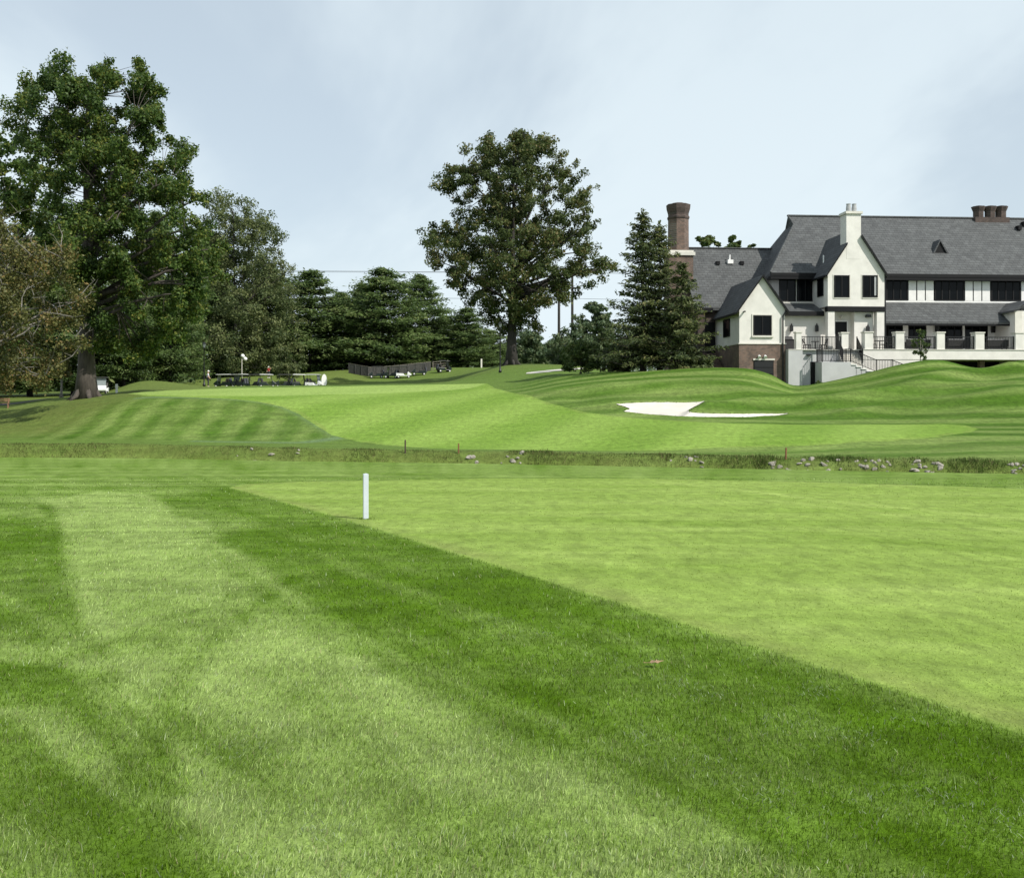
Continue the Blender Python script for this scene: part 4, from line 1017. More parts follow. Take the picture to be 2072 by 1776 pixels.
# ------------------------------------------------------------------ trees
def unit(v): return v / (np.linalg.norm(v, axis=-1, keepdims=True) + 1e-9)
def cards(Cn, Nn, L, W, rng, along=None):
    n = len(Cn)
    r = rng.normal(size=(n, 3)) if along is None else along + 0.35*rng.normal(size=(n, 3))
    t = unit(r - (r*Nn).sum(1, keepdims=True)*Nn); b = np.cross(Nn, t)
    L = np.asarray(L).reshape(-1, 1); W = np.asarray(W).reshape(-1, 1)
    fold = Nn * (L * 0.12)
    V = np.stack([Cn - t*L*0.5, Cn + b*W*0.5 + t*L*0.08 + fold, Cn + t*L*0.5, Cn - b*W*0.5 + t*L*0.08 + fold], 1).reshape(-1, 3)
    Fq = np.arange(4*n).reshape(n, 4)
    return V, Fq
def crown_mesh(name, V, Fq, tint): return fast_mesh(name, V, Fq, {'tint': np.repeat(np.clip(tint, 0, 1), 4)})
def deciduous(name, label, cat, x, Y, prof, leafm, barkm, trunk_r, fork_y, nclump, per, size, seed, depth=0.9, clump=0.07, base=None,
              void=0.25, limbs=14, bare=0, lean=0.0, group=None, outer=0.45, hang=0.0, shell=0.5):
    """prof: list of (y, xl, xr) surveyed silhouette at distance Y; everything becomes metres round the trunk foot"""
    rng = np.random.default_rng(seed); rr = random.Random(seed)
    b = Vector(base) if base is not None else Vector(ground(x, Y))
    o = empty(name, b); tag(o, label, cat, group)
    P = np.array([(zof(y, Y) - b.z, (xl - CX)/F*Y - b.x, (xr - CX)/F*Y - b.x) for y, xl, xr in prof])
    P = P[np.argsort(P[:, 0])]
    ztop, zlow = P[-1, 0], P[0, 0]
    wid = (P[:, 2] - P[:, 1]).max()
    cr_ = clump * wid
    # clump centres spread through the crown's volume
    wgt = np.maximum(P[:, 2] - P[:, 1], 0.1)**1.25
    zs = np.linspace(zlow, ztop, 300); wz = np.interp(zs, P[:, 0], wgt); wz /= wz.sum()
    Cs = []
    tries = 0
    while len(Cs) < nclump and tries < nclump*40:
        tries += 1
        z = rng.choice(zs, p=wz); xl = np.interp(z, P[:, 0], P[:, 1]); xr = np.interp(z, P[:, 0], P[:, 2])
        rad = rng.random()**shell
        a = rng.random()*2*math.pi
        hw_ = max((xr-xl)/2 - cr_*0.55, 0.05)
        px = (xl+xr)/2 + hw_*rad*math.cos(a); py = hw_*depth*rad*math.sin(a)
        p = np.array([px, py, z - (cr_*0.35 if z > ztop - cr_ else 0)])
        nv = 0.5 + 0.5*math.sin(px*1.9/cr_*0.45 + seed)*math.sin(py*1.7/cr_*0.45 + 1.3*seed)*math.sin(z*2.1/cr_*0.45 + 0.7*seed)
        if nv < void: continue
        if any(np.sum((p-q)**2) < (cr_*0.62)**2 for q in Cs[-400:]): continue
        Cs.append(p)
    Cs = np.array(Cs)
    # trunk and limbs
    zf = zof(fork_y, Y) - b.z
    tr = MB(); pts = []; rad = []
    top = ztop*0.9
    cxx = np.interp(top, P[:, 0], (P[:, 1]+P[:, 2])/2)
    for i in range(13):
        t = i/12; z = top*t
        pts.append((lean*t*t*top + cxx*t*0.8 + 0.05*math.sin(i*1.7+seed)*trunk_r*3*t, 0.05*math.cos(i*1.3)*trunk_r*3*t, z - (0.35 if i == 0 else 0)))
        flare = 1 + 0.55*math.exp(-z/(trunk_r*2.2))
        rad.append(max(0.03, trunk_r*flare*(1 - 0.75*t if z < zf else (1 - 0.75*t)*0.8)))
    tr.tube(pts, rad, 12)
    # buttress roots
    for k in range(6):
        a = k*math.pi/3 + seed; tr.tube([(math.cos(a)*trunk_r*0.6, math.sin(a)*trunk_r*0.6, trunk_r*1.6), (math.cos(a)*trunk_r*1.5, math.sin(a)*trunk_r*1.5, 0.12), (math.cos(a)*trunk_r*2.4, math.sin(a)*trunk_r*2.4, -0.25)], [trunk_r*0.35, trunk_r*0.33, trunk_r*0.12], 6)
    tr.build('trunk', M[barkm], o, smooth=True)
    def axis(z): i = min(11, max(0, int(z/top*12))); t = z/top*12 - i; return Vector(pts[i]).lerp(Vector(pts[i+1]), min(1, max(0, t)))
    lb = MB(); nodes_ = []
    for k in range(limbs):
        q = Cs[rr.randrange(len(Cs))] if k % 3 else Cs[np.argmax(np.abs(Cs[:, 0]) * np.array([rr.random() for _ in Cs]))]
        tgt = Vector(q); z0 = max(zf*0.9, min(top*0.85, tgt.z*0.55 + rr.random()*zf*0.5)); s = axis(z0)
        mid = s.lerp(tgt, 0.5) + Vector((0, 0, 0.10*(tgt - s).length)) + Vector((rr.uniform(-1, 1), rr.uniform(-1, 1), 0))*0.06*(tgt-s).length
        r0 = trunk_r*(0.42 - 0.2*z0/top)
        path = []
        for i in range(7):
            t = i/6; p = s*(1-t)**2 + mid*2*t*(1-t) + tgt*t*t
            path.append(p + Vector((rr.uniform(-1, 1), rr.uniform(-1, 1), rr.uniform(-1, 1)))*0.02*(tgt-s).length*(0 < i < 6))
        lb.tube(path, [max(0.02, r0*(1-0.85*i/6)) for i in range(7)], 7)
        nodes_ += [(p, r0*(1-0.85*i/6)) for i, p in enumerate(path)]
    nodes_ += [(axis(top*t), trunk_r*0.3*(1-t)) for t in np.linspace(zf/top, 0.98, 10)]
    NP = np.array([tuple(p) for p, _ in nodes_])
    for q in Cs:
        d = np.sum((NP - q)**2, 1) + np.where(NP[:, 2] > q[2] + 0.2, 4*cr_**2, 0); i = int(np.argmin(d)); s = Vector(NP[i]); e = Vector(q)
        mid = s.lerp(e, 0.55) + Vector((rr.uniform(-.2, .2), rr.uniform(-.2, .2), rr.uniform(0, .25)))*cr_
        r0 = min(max(0.025, nodes_[i][1]*0.55), trunk_r*0.12)
        lb.tube([s, mid, e, e + Vector((rr.uniform(-.5, .5), rr.uniform(-.5, .5), rr.uniform(0, .5)))*cr_], [r0, r0*0.65, r0*0.4, 0.008], 5, cap=False)
    lb.build('limbs', M[barkm], o, smooth=True)
    if bare:
        tw = MB()
        for k in range(bare):
            q = Vector(Cs[rr.randrange(len(Cs))]); d = Vector((rr.uniform(-1, 1), rr.uniform(-1, .2), rr.uniform(.1, 1))).normalized()
            L_ = cr_*rr.uniform(1.2, 2.6); p1 = q + d*L_*0.5 + Vector((rr.uniform(-1, 1), rr.uniform(-1, 1), rr.uniform(-1, 1)))*0.12*L_; p2 = q + d*L_
            tw.tube([q, p1, p2], [0.035, 0.024, 0.008], 4, cap=False)
            for s_ in range(3):
                e = p1.lerp(p2, rr.random()); tw.tube([e, e + Vector((rr.uniform(-1, 1), rr.uniform(-1, 1), rr.uniform(-.1, 1)))*L_*0.35], [0.016, 0.005], 4, cap=False)
        tag(tw.build('bare_twigs', M['bark_pale'], o), kind='stuff')
    # leaves
    n = len(Cs)
    csz = cr_*(0.65 + 0.75*rng.random(n))
    k = np.maximum(8, (per*(csz/cr_)**2*(0.7+0.6*rng.random(n))).astype(int))
    ci = np.repeat(np.arange(n), k); m = len(ci)
    d = unit(rng.normal(size=(m, 3))); d[:, 2] = d[:, 2]*0.8
    rr_ = rng.random(m)**0.55
    # lumpy clumps: sub-lobes
    off = d*rr_[:, None]*csz[ci][:, None]
    lob = rng.normal(size=(n*4, 3))*0.45; which = ci*4 + rng.integers(0, 4, m)
    off = off*0.62 + lob[which]*csz[ci][:, None]*0.8
    Cn = Cs[ci] + off
    if hang: Cn[:, 2] -= hang*rng.random(m)*csz[ci]
    Nn = unit(unit(off)*0.75 + rng.normal(size=(m, 3))*0.65 + np.array([0, 0, 0.35]))
    sz = size*(0.6 + 0.8*rng.random(m))
    V, Fq = cards(Cn, Nn, sz*1.25, sz*0.8, rng)
    tint = (0.25 + 0.5*rng.random(n))[ci] + 0.28*rng.normal(size=m)
    link('crown', crown_mesh(name + '_crown', V, Fq, tint), M[leafm], o)
    return o

def conifer_data(seed, H, rad, kind):
    """needle crown (vertices, quads, tint) and branch wood for one conifer, foot at origin"""
    rng = np.random.default_rng(seed); rr = random.Random(seed)
    wood = MB(); tp = [(0.1*math.sin(i*1.1+seed)*(i/10), 0.1*math.cos(i*0.9+seed)*(i/10), H*i/10 - (0.3 if i == 0 else 0)) for i in range(11)]
    tr0 = H*0.016 if kind != 'spruce' else H*0.017
    trunk = MB().tube(tp, [max(0.02, tr0*(1 - 0.93*i/10))*(1.25 if i == 0 else 1) for i in range(11)], 10)
    C_, N_, L_, W_, T_, A_ = [], [], [], [], [], []
    z = H*(0.03 if kind == 'soft' else 0.06 if kind == 'pine' else 0.075)
    step = {'pine': 0.8, 'spruce': 0.62, 'soft': 0.6}[kind]
    while z < H*0.985:
        t = z/H
        if kind == 'spruce': R_ = rad*1.15*(1-t)**0.78*min(1, 0.72 + t*2.0)
        elif kind == 'pine': R_ = rad*1.12*(1 - t**2.3)**0.85*min(1, 0.75 + t*1.2)*(0.82 + 0.36*rr.random())
        else: R_ = rad*(1 - t**2.2)**0.7*min(1, 0.7 + t)
        nb = {'pine': 7, 'spruce': 7, 'soft': 7}[kind]
        a0 = rr.random()*6.28
        for k in range(nb):
            a = a0 + k*6.283/nb + rr.uniform(-.35, .35)
            bl = max(0.25, R_*(rr.uniform(0.62, 1.12) if kind != 'spruce' else rr.uniform(0.5, 1.25)))
            rise = {'pine': rr.uniform(0.02, 0.3)*(0.4+t), 'spruce': rr.uniform(-0.32, -0.08) + 0.45*t, 'soft': rr.uniform(-0.1, 0.35)}[kind]
            dirv = np.array([math.cos(a), math.sin(a), rise]); zz = z + rr.uniform(-.3, .3)*step
            s = np.array([0, 0, zz]); e = s + dirv*bl
            if kind == 'spruce': e[2] += 0.10*bl
            mid = s + dirv*bl*0.55 - np.array([0, 0, 0.04*bl if kind == 'pine' else 0.05*bl])
            wood.tube([s, mid, e], [0.02+0.012*bl, 0.015+0.006*bl, 0.008], 4, cap=False)
            nt_ = max(2, int(bl/{'pine': 0.55, 'spruce': 0.3, 'soft': 0.5}[kind]))
            side = np.array([-math.sin(a), math.cos(a), 0])
            tb = rr.uniform(0.15, 0.7)
            for j in range(nt_):
                q = (j+0.75)/nt_ if kind == 'spruce' else 0.3 + 0.72*(j+0.5)/nt_
                c = s*(1-q)**2 + mid*2*q*(1-q) + e*q*q if False else s + (e-s)*q
                lat = {'pine': 0.30, 'spruce': 0.30, 'soft': 0.33}[kind]*bl*(1.1 - q)*1.1
                m = {'pine': 26, 'spruce': 11, 'soft': 17}[kind]
                cr = {'pine': 0.75, 'spruce': 0.34, 'soft': 0.5}[kind]*(0.7 + 0.08*bl)
                offl = rng.uniform(-1, 1, m)*(lat + 0.12)
                oo = side*offl[:, None] + rng.normal(size=(m, 3))*cr*np.array([0.55, 0.55, 0.26]) + np.array([dirv[0], dirv[1], 0])*(-np.abs(offl)[:, None]*0.35)
                if kind == 'spruce': oo[:, 2] -= np.abs(offl)*0.25 + rng.random(m)*0.14
                if kind == 'pine': oo[:, 2] += 0.12*rng.random(m)
                C_.append(c + oo)
                nv = rng.normal(size=(m, 3))*0.55 + np.array([0, 0, 0.9]) + dirv*0.35
                N_.append(unit(nv))
                out = np.array([dirv[0], dirv[1], 0.15])
                A_.append(out + side*np.sign(offl)[:, None]*0.6 + rng.normal(size=(m, 3))*0.35 + np.array([0, 0, 0.2 if kind == 'pine' else -0.15]))
                ls = {'pine': 0.50, 'spruce': 0.38, 'soft': 0.36}[kind]
                L_.append(ls*(0.6+0.8*rng.random(m))); W_.append(ls*(0.30 if kind != 'soft' else 0.5)*(0.7+0.6*rng.random(m)))
                T_.append(np.clip(tb + 0.22*rng.normal(size=m) + 0.15*(q-0.5), 0, 1))
        z += step*rr.uniform(0.8, 1.25)*(1.0 if t < 0.75 else 0.7)
    # leader
    m = 40; C_.append(np.column_stack([rng.normal(size=(m, 2))*0.08, H - rng.random(m)*0.9])); N_.append(unit(rng.normal(size=(m, 3)))); A_.append(np.tile([0, 0, 1.0], (m, 1)))
    L_.append(np.full(m, 0.3)); W_.append(np.full(m, 0.1)); T_.append(np.full(m, 0.5))
    C_, N_, L_, W_, T_, A_ = [np.concatenate(q) for q in (C_, N_, L_, W_, T_, A_)]
    V, Fq = cards(C_, N_, L_, W_, rng, A_)
    return trunk, wood, V, Fq, T_
CON = {}
def conifer(name, label, x, Y, ytop, half, kind, needle, barkm='bark_dark', variant=0, rz=0.0, group=None, ybase=None):
    """a pine or spruce of surveyed height; look-alikes share mesh data"""
    b = Vector(ground(x, Y)) if ybase is None else Vector(((x-CX)/F*Y, Y, zof(ybase, Y)))
    H = zof(ytop, Y) - b.z; rad = half/F*Y
    key = (kind, variant, needle)
    if key not in CON:
        H0 = H; r0 = rad
        tr, wd, V, Fq, T = conifer_data(11 + variant*5 + len(kind), H0, r0, kind)
        CON[key] = (H0, r0, tr.mesh(name + '_trunk', True), wd.mesh(name + '_branches'), crown_mesh(name + '_crown', V, Fq, T))
    H0, r0, mt, mw, mc = CON[key]
    o = empty(name, b, rz); tag(o, label, 'tree', group)
    s = (rad/r0, rad/r0, H/H0)
    for n_, me, m in (('trunk', mt, barkm), ('branches', mw, barkm), ('crown', mc, needle)):
        c = link(n_, me, M[m], o); c.scale = s
    return o

# ---- the big trees
deciduous('tulip_tree', 'tallest tree, a huge dark green broadleaf with a thick grey trunk on the left mound', 'tree', 175, 76,
          [(112,125,295),(132,85,318),(162,30,330),(205,5,340),(255,8,358),(300,50,405),(345,55,432),(400,50,430),(450,60,445),(520,70,470),(590,100,450),(650,130,410),(700,170,340),(725,200,260)],
          'leaf_tulip', 'bark', 0.62, 640, 340, 390, 0.175, 21, depth=0.8, clump=0.058, void=0.30, limbs=26, lean=0.0, hang=0.5)
deciduous('oak_tree', 'lone round-crowned oak with dark trunk standing in the middle gap', 'tree', 1035, 130,
          [(274,965,1110),(296,918,1168),(330,898,1182),(362,878,1204),(400,878,1200),(440,872,1208),(478,832,1220),(510,845,1230),(545,876,1250),(580,885,1222),(612,940,1150),(645,955,1120),(672,985,1090)],
          'leaf_oak', 'bark_dark', 0.62, 640, 420, 230, 0.25, 5, depth=0.9, clump=0.047, void=0.26, limbs=34, shell=0.55)
deciduous('rusty_tree', 'rust-brown broadleaf with bare pale branches at the left edge', 'tree', -55, 66,
          [(428,-90,70),(455,-150,105),(500,-190,140),(550,-210,165),(600,-220,185),(650,-220,190),(700,-210,178),(740,-190,160),(765,-160,120)],
          'leaf_rust', 'bark_pale', 0.3, 740, 165, 220, 0.15, 9, depth=0.9, clump=0.072, void=0.2, limbs=18, bare=150, hang=0.4)
deciduous('broadleaf_tree', 'dark broadleaf crown cut by the left edge behind the tulip-shaped giant', 'tree', -35, 100,
          [(245,-60,20),(265,-110,75),(320,-150,95),(380,-160,100),(440,-160,105),(520,-150,110),(620,-140,100),(700,-100,60)],
          'leaf_tulip', 'bark_dark', 0.45, 720, 120, 170, 0.34, 33, clump=0.085, limbs=12)
deciduous('feathery_tree', 'soft feathery grey-green tree with see-through top right of the giant', 'tree', 478, 168,
          [(388,425,490),(405,410,522),(440,395,550),(480,382,578),(520,370,594),(580,362,612),(640,358,628),(700,358,632),(748,370,625)],
          'needle_soft', 'bark_dark', 0.35, 700, 330, 180, 0.28, 14, clump=0.07, limbs=16, void=0.06)
# ---- conifers of the left wood
PG = 'pines of the wood behind the green'
for x, Y, yt, hf, var, rz, lab in (
    (250, 124, 545, 85, 0, 0.4, 'dark pine with tiered boughs right behind the thick grey trunk'),
    (345, 130, 560, 70, 1, 1.9, 'dark pine between the thick trunk and the feathery tree'),
    (60, 118, 480, 120, 0, 2.6, 'shadowy pine behind the rust-brown tree'),
    (150, 125, 430, 120, 1, 4.1, 'tall shadowy pine half hidden by the thick grey trunk'),
    (-60, 112, 470, 120, 1, 3.3, 'shadowy pine cut by the left edge'),
    (320, 140, 430, 100, 0, 5.2, 'tall dark pine deep behind the giant broadleaf'),
    (425, 172, 470, 100, 1, 0.9, 'dark pine behind the black lantern post'),
    (545, 178, 535, 85, 0, 1.2, 'pine rising just right of the feathery tree'),
    (628, 182, 545, 90, 1, 2.2, 'pine with pointed top behind the round shrub'),
    (690, 188, 592, 80, 0, 3.4, 'lower pine filling the dip left of the dark fence'),
    (775, 182, 541, 95, 1, 5.0, 'broad pine with ragged top above the dark fence'),
    (850, 190, 556, 80, 0, 4.4, 'pine right of the ragged-top pine above the dark fence'),
    (735, 205, 575, 80, 0, 0.2, 'hazier pine behind the gap above the dark fence'),
    (945, 186, 622, 62, 1, 1.5, 'short pine left of the lone oak trunk'),
    (900, 200, 640, 70, 0, 2.9, 'low pine between the fence and the short pine'),
    (995, 200, 668, 48, 1, 0.7, 'small pine touching the lone oak trunk on its left'),
):
    conifer('pine_tree', lab, x, Y, yt, hf, 'pine', 'needle', variant=var, rz=rz, group=PG)
# ---- spruces by the house
SG_ = 'spruces beside the house'
conifer('spruce_tree', 'tallest spruce, left of the brick chimney', 1301, 81.5, 423, 104, 'spruce', 'needle_spruce', variant=0, rz=0.3, group=SG_, ybase=752)
conifer('spruce_tree', 'middle spruce crowding the tallest one on its right', 1334, 82.3, 447, 88, 'spruce', 'needle_spruce', variant=1, rz=1.4, group=SG_, ybase=752)
conifer('spruce_tree', 'lowest spruce, spreading over the foot of the brick chimney', 1380, 79.2, 535, 80, 'spruce', 'needle_spruce', variant=2, rz=2.4, group=SG_, ybase=752)
# ---- shrubs and far trees
def bush(name, label, x, Y, prof, leafm, n, per, size, seed, cat='shrub', group=None, clump=0.12, ybase=None, **k):
    base = None if ybase is None else ((x-CX)/F*Y, Y, zof(ybase, Y))
    return deciduous(name, label, cat, x, Y, prof, leafm, 'bark_dark', k.pop('tr', 0.06), k.pop('fork', prof[-1][0]), n, per, size, seed, clump=clump, void=0.1, limbs=6, group=group, base=base, shell=k.pop('shell', 0.5), **k)
bush('shrub', 'yellowish green shrub at the left end of the hedge', 1175, 86, [(688,1155,1195),(700,1143,1212),(720,1138,1220),(740,1136,1222),(752,1138,1220)], 'leaf_mid', 60, 170, 0.13, 41, group='shrubs beside the spruces')
bush('shrub', 'dark rounded shrub right of the yellowish one under the spruce', 1250, 84, [(700,1225,1275),(712,1212,1290),(730,1208,1298),(750,1210,1296)], 'needle_spruce', 60, 170, 0.13, 42, group='shrubs beside the spruces')
bush('shrub', 'low spreading evergreen at the foot of the shorter spruce', 1405, 80, [(712,1385,1420),(725,1368,1440),(740,1362,1448),(748,1365,1445)], 'needle_spruce', 50, 150, 0.12, 43, group='shrubs beside the spruces')
bush('shrub', 'round olive shrub behind the row of golf carts', 585, 148, [(735,565,605),(742,556,613),(752,552,617),(762,554,615)], 'needle_soft', 45, 130, 0.18, 44)
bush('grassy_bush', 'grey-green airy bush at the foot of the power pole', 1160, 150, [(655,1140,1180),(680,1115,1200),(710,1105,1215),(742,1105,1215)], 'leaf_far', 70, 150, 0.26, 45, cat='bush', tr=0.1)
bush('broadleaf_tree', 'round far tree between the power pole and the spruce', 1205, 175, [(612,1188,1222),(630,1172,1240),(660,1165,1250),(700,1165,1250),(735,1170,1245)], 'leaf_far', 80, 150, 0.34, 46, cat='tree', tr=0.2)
FG = 'far trees behind the lone oak'
for i, (x, Y, yt, hf, lab) in enumerate(((1075, 190, 672, 38, 'low far tree right of the lone oak trunk'), (1115, 230, 690, 40, 'low far tree left of the power pole foot'), (1050, 260, 664, 42, 'far tree seen just over the lone oak foot'),
                       (960, 240, 655, 45, 'far tree behind the short pine'), (1270, 220, 655, 60, 'far tree glimpsed left of the tall spruce'), (1340, 200, 640, 60, 'far tree behind the tall spruce'))):
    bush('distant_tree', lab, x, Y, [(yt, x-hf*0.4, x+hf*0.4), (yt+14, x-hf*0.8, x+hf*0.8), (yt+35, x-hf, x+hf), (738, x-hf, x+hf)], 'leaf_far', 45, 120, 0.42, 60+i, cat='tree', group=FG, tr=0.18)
HG = 'tree tops over the low roof'
for i, (x, yt, hf, lab) in enumerate(((1434, 478, 26, 'small tree top over the low roof nearest the brick chimney'), (1487, 474, 24, 'tree top over the middle of the low roof'), (1524, 487, 16, 'tree top over the low roof nearest the big roof'))):
    bush('distant_tree', lab, x, 135, [(yt, x-hf*0.4, x+hf*0.4), (yt+12, x-hf, x+hf), (yt+30, x-hf*1.1, x+hf*1.1), (600, x-hf*1.2, x+hf*1.2)], 'leaf_mid', 40, 120, 0.34, 70+i, cat='tree', group=HG, tr=0.2)
# far wood closing the view
def far_wood():
    rng = np.random.default_rng(90); Cs = []; 
    for x in np.arange(-900, 1500, 14):
        for k in range(8):
            Yv = 250 + 60*rng.random(); top = np.interp(x, [-900, 0, 400, 600, 900, 1035, 1200, 1500], [580, 540, 560, 620, 680, 700, 700, 690]) + 22*rng.random()
            yv = top + (np.interp(x, [300, 700], [845, 780]) - top)*rng.random()
            Cs.append(((x + rng.uniform(-14, 14) - CX)/F*Yv, Yv, zof(yv, Yv)))
    Cs = np.array(Cs); n = len(Cs); ci = np.repeat(np.arange(n), 32); m = len(ci)
    off = rng.normal(size=(m, 3))*1.5; Nn = unit(unit(off) + rng.normal(size=(m, 3))*0.6 + np.array([0, 0, .3])); sz = 1.15*(0.6+0.8*rng.random(m))
    V, Fq = cards(Cs[ci] + off, Nn, sz, sz*0.7, rng)
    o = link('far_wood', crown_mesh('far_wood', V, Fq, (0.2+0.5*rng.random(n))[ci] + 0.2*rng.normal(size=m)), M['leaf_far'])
    tag(o, 'distant woodland closing the view behind the pines', 'woodland', kind='stuff')
far_wood()

def undergrowth():
    rng = np.random.default_rng(91); n = 1500
    x = rng.uniform(-500, 700, n); Yv = np.where(x < 390, rng.uniform(150, 185, n), rng.uniform(186, 215, n)); X = (x-CX)/F*Yv
    Cs = np.column_stack([X, Yv, zg(X, Yv) + 3.4*rng.random(n)**1.3]); ci = np.repeat(np.arange(n), 26); m = len(ci)
    off = rng.normal(size=(m, 3))*np.array([0.9, 0.9, 0.7]); Nn = unit(unit(off) + rng.normal(size=(m, 3))*0.6 + np.array([0, 0, .3])); sz = 0.62*(0.6+0.8*rng.random(m))
    V, Fq = cards(Cs[ci] + off, Nn, sz, sz*0.7, rng)
    tag(link('undergrowth', crown_mesh('undergrowth', V, Fq, (0.15+0.4*rng.random(n))[ci] + 0.2*rng.normal(size=m)), M['leaf_mid']), 'dark undergrowth filling the foot of the wood behind the green', 'undergrowth', kind='stuff')
undergrowth()

# ------------------------------------------------------------------ stakes and markers
def stake(name, label, x, ybase, ytop, w_px, m, ymin=2.5, group=None, tilt=0.0, cat='stake', pos=None):
    p = hit(x, ybase, ymin) if pos is None else pos; h = (ybase - ytop)/F*p[1]; wd = w_px/F*p[1]
    o = empty(name, (p[0], p[1], zg(p[0], p[1]))); o.rotation_euler = (0, tilt, 0.25); tag(o, label, cat, group)
    MB().box(-wd/2, wd/2, -wd/2, wd/2, -0.15, h-0.012).build('post', M[m], o, bevel=min(0.008, wd*0.1))
    MB().add([(-wd/2, -wd/2, h-0.012), (wd/2, -wd/2, h-0.012), (wd/2, wd/2, h-0.012), (-wd/2, wd/2, h-0.012), (0, 0, h)], [(0,1,4),(1,2,4),(2,3,4),(3,0,4),(3,2,1,0)]).build('top', M[m], o)
    return o
stake('marker_post', 'white square post standing on the edge of the near fairway', 740, 1050, 957.5, 10.5, 'stake_white', cat='post')
CS = 'creek stakes'
stake('creek_stake', 'black stake in the creek bank, tallest of three', 820, 917, 890, 2.6, 'stake_wood', 40, CS)
stake('creek_stake', 'rusty orange stake in the creek bank near the middle', 928, 917, 897, 2.4, 'stake_red', 38, CS)
stake('creek_stake', 'reddish stake in the creek bank below the bunker', 1590, 930, 906, 2.6, 'stake_red', 33, CS, 0.03)
stake('marker_post', 'short white post beside the thick grey trunk on the left mound', 236, 798, 780, 4.2, 'white', 60, cat='post', pos=np.array(ground(236, 79.5)))
stake('marker_post', 'thin pale post on the lawn crest left of the lone oak', 974, 738, 720, 3.0, 'stone', cat='post', pos=np.array(ground(974, 174)))

# ------------------------------------------------------------------ rocks in the creek bank
ROCKM = []
for v in range(7):
    rr = random.Random(300+v); bm = bmesh.new(); bmesh.ops.create_icosphere(bm, subdivisions=2, radius=1.15)
    ax = [Vector((rr.gauss(0, 1), rr.gauss(0, 1), rr.gauss(0, 1))).normalized() for _ in range(9)]; cut = [rr.uniform(0.45, 0.85) for _ in ax]
    for q in bm.verts:
        for a, c in zip(ax, cut):
            d = q.co.dot(a)
            if d > c: q.co -= a*(d-c)
        q.co *= 1 + rr.uniform(-.05, .05)
    me = bpy.data.meshes.new('rock'); bm.to_mesh(me); bm.free(); me.materials.append(M['rock']); ROCKM.append(me)
ORD = 'first second third fourth fifth sixth seventh eighth ninth tenth eleventh twelfth thirteenth fourteenth fifteenth sixteenth seventeenth eighteenth nineteenth twentieth'.split()
ORD += ['twenty-' + q for q in ORD[:9]] + ['thirtieth'] + ['thirty-' + q for q in ORD[:9]]
def rocks(x0, x1, n, seed, label, smin=0.05, smax=0.125):
    rr = random.Random(seed)
    for i, x in enumerate(sorted(rr.uniform(x0, x1) for _ in range(n))):
        u = (x-CX)/F; A = float(creek_Y(x)); s = rr.uniform(2.0, 3.25); Yv = A + s; X = u*Yv
        o = bpy.data.objects.new('creek_rock', ROCKM[rr.randrange(7)]); COL.objects.link(o)
        sz = rr.uniform(smin, smax)*(1.25 if rr.random() < .15 else 1)
        o.location = (X, Yv, zg(X, Yv) + sz*0.12); o.scale = (sz*rr.uniform(.9, 1.6), sz*rr.uniform(.8, 1.2), sz*rr.uniform(.6, 1.0)); o.rotation_euler = (rr.uniform(-.4, .4), rr.uniform(-.4, .4), rr.uniform(0, 6.3))
        tag(o, label % ORD[i], 'rock', 'rocks lining the creek bank')
rocks(1560, 1710, 30, 1, 'pale creek rock, %s from left in the long rubble run by the reddish stake')
rocks(1720, 1800, 20, 2, 'pale creek rock, %s from left in the patch right of the long rubble run')
rocks(1846, 1912, 22, 3, 'pale creek rock, %s from left in the rubble patch among reeds near right edge')
rocks(2040, 2085, 12, 4, 'pale creek rock, %s from left in the rubble cut by the right edge')
rocks(1355, 1425, 9, 5, 'pale creek rock, %s from left in the patch straight below the bunker')
rocks(1015, 1065, 8, 6, 'pale creek rock, %s from left in the patch straight below the lone oak')
rocks(945, 976, 6, 7, 'whitish creek rock, %s from left just right of the rusty orange stake', 0.07, 0.15)
rocks(600, 620, 3, 8, 'whitish creek rock, %s from left in the trio left of the white post', 0.07, 0.15)
rocks(480, 560, 5, 9, 'small pale creek rock, %s from left in the leftmost stony bank')

# ------------------------------------------------------------------ tall grass of the creek
def blade_flat(P, H, Wd, lean, rng):
    n = len(P); a = rng.random(n)*2*math.pi
    s = np.column_stack([np.cos(a), np.sin(a), np.zeros(n)])*Wd[:, None]*0.5
    tip = P + lean*H[:, None] + np.column_stack([np.zeros(n), np.zeros(n), H*np.sqrt(np.clip(1 - (lean**2).sum(1), 0.15, 1))])
    return np.stack([P - s, P + s, tip + s*0.3, tip - s*0.3], 1).reshape(-1, 3), np.arange(4*n).reshape(n, 4)
def blade_quads(P, H, Wd, lean, rng, bend=0.35):
    n = len(P); a = rng.random(n)*2*math.pi
    side = np.column_stack([np.cos(a), np.sin(a), np.zeros(n)]); s = side*Wd[:, None]*0.5
    tip = P + lean*H[:, None] + np.column_stack([np.zeros(n), np.zeros(n), H*np.sqrt(np.clip(1 - (lean**2).sum(1), 0.15, 1))])
    mid = P*0.5 + tip*0.5 + np.column_stack([np.zeros(n), np.zeros(n), H*0.10])
    V = np.stack([P - s, P + s, mid + s*0.85, mid - s*0.85, tip + s*0.12, tip - s*0.12], 1).reshape(-1, 3)
    b = np.arange(n)*6
    Fq = np.concatenate([np.stack([b, b+1, b+2, b+3], 1), np.stack([b+3, b+2, b+4, b+5], 1)])
    return V, Fq
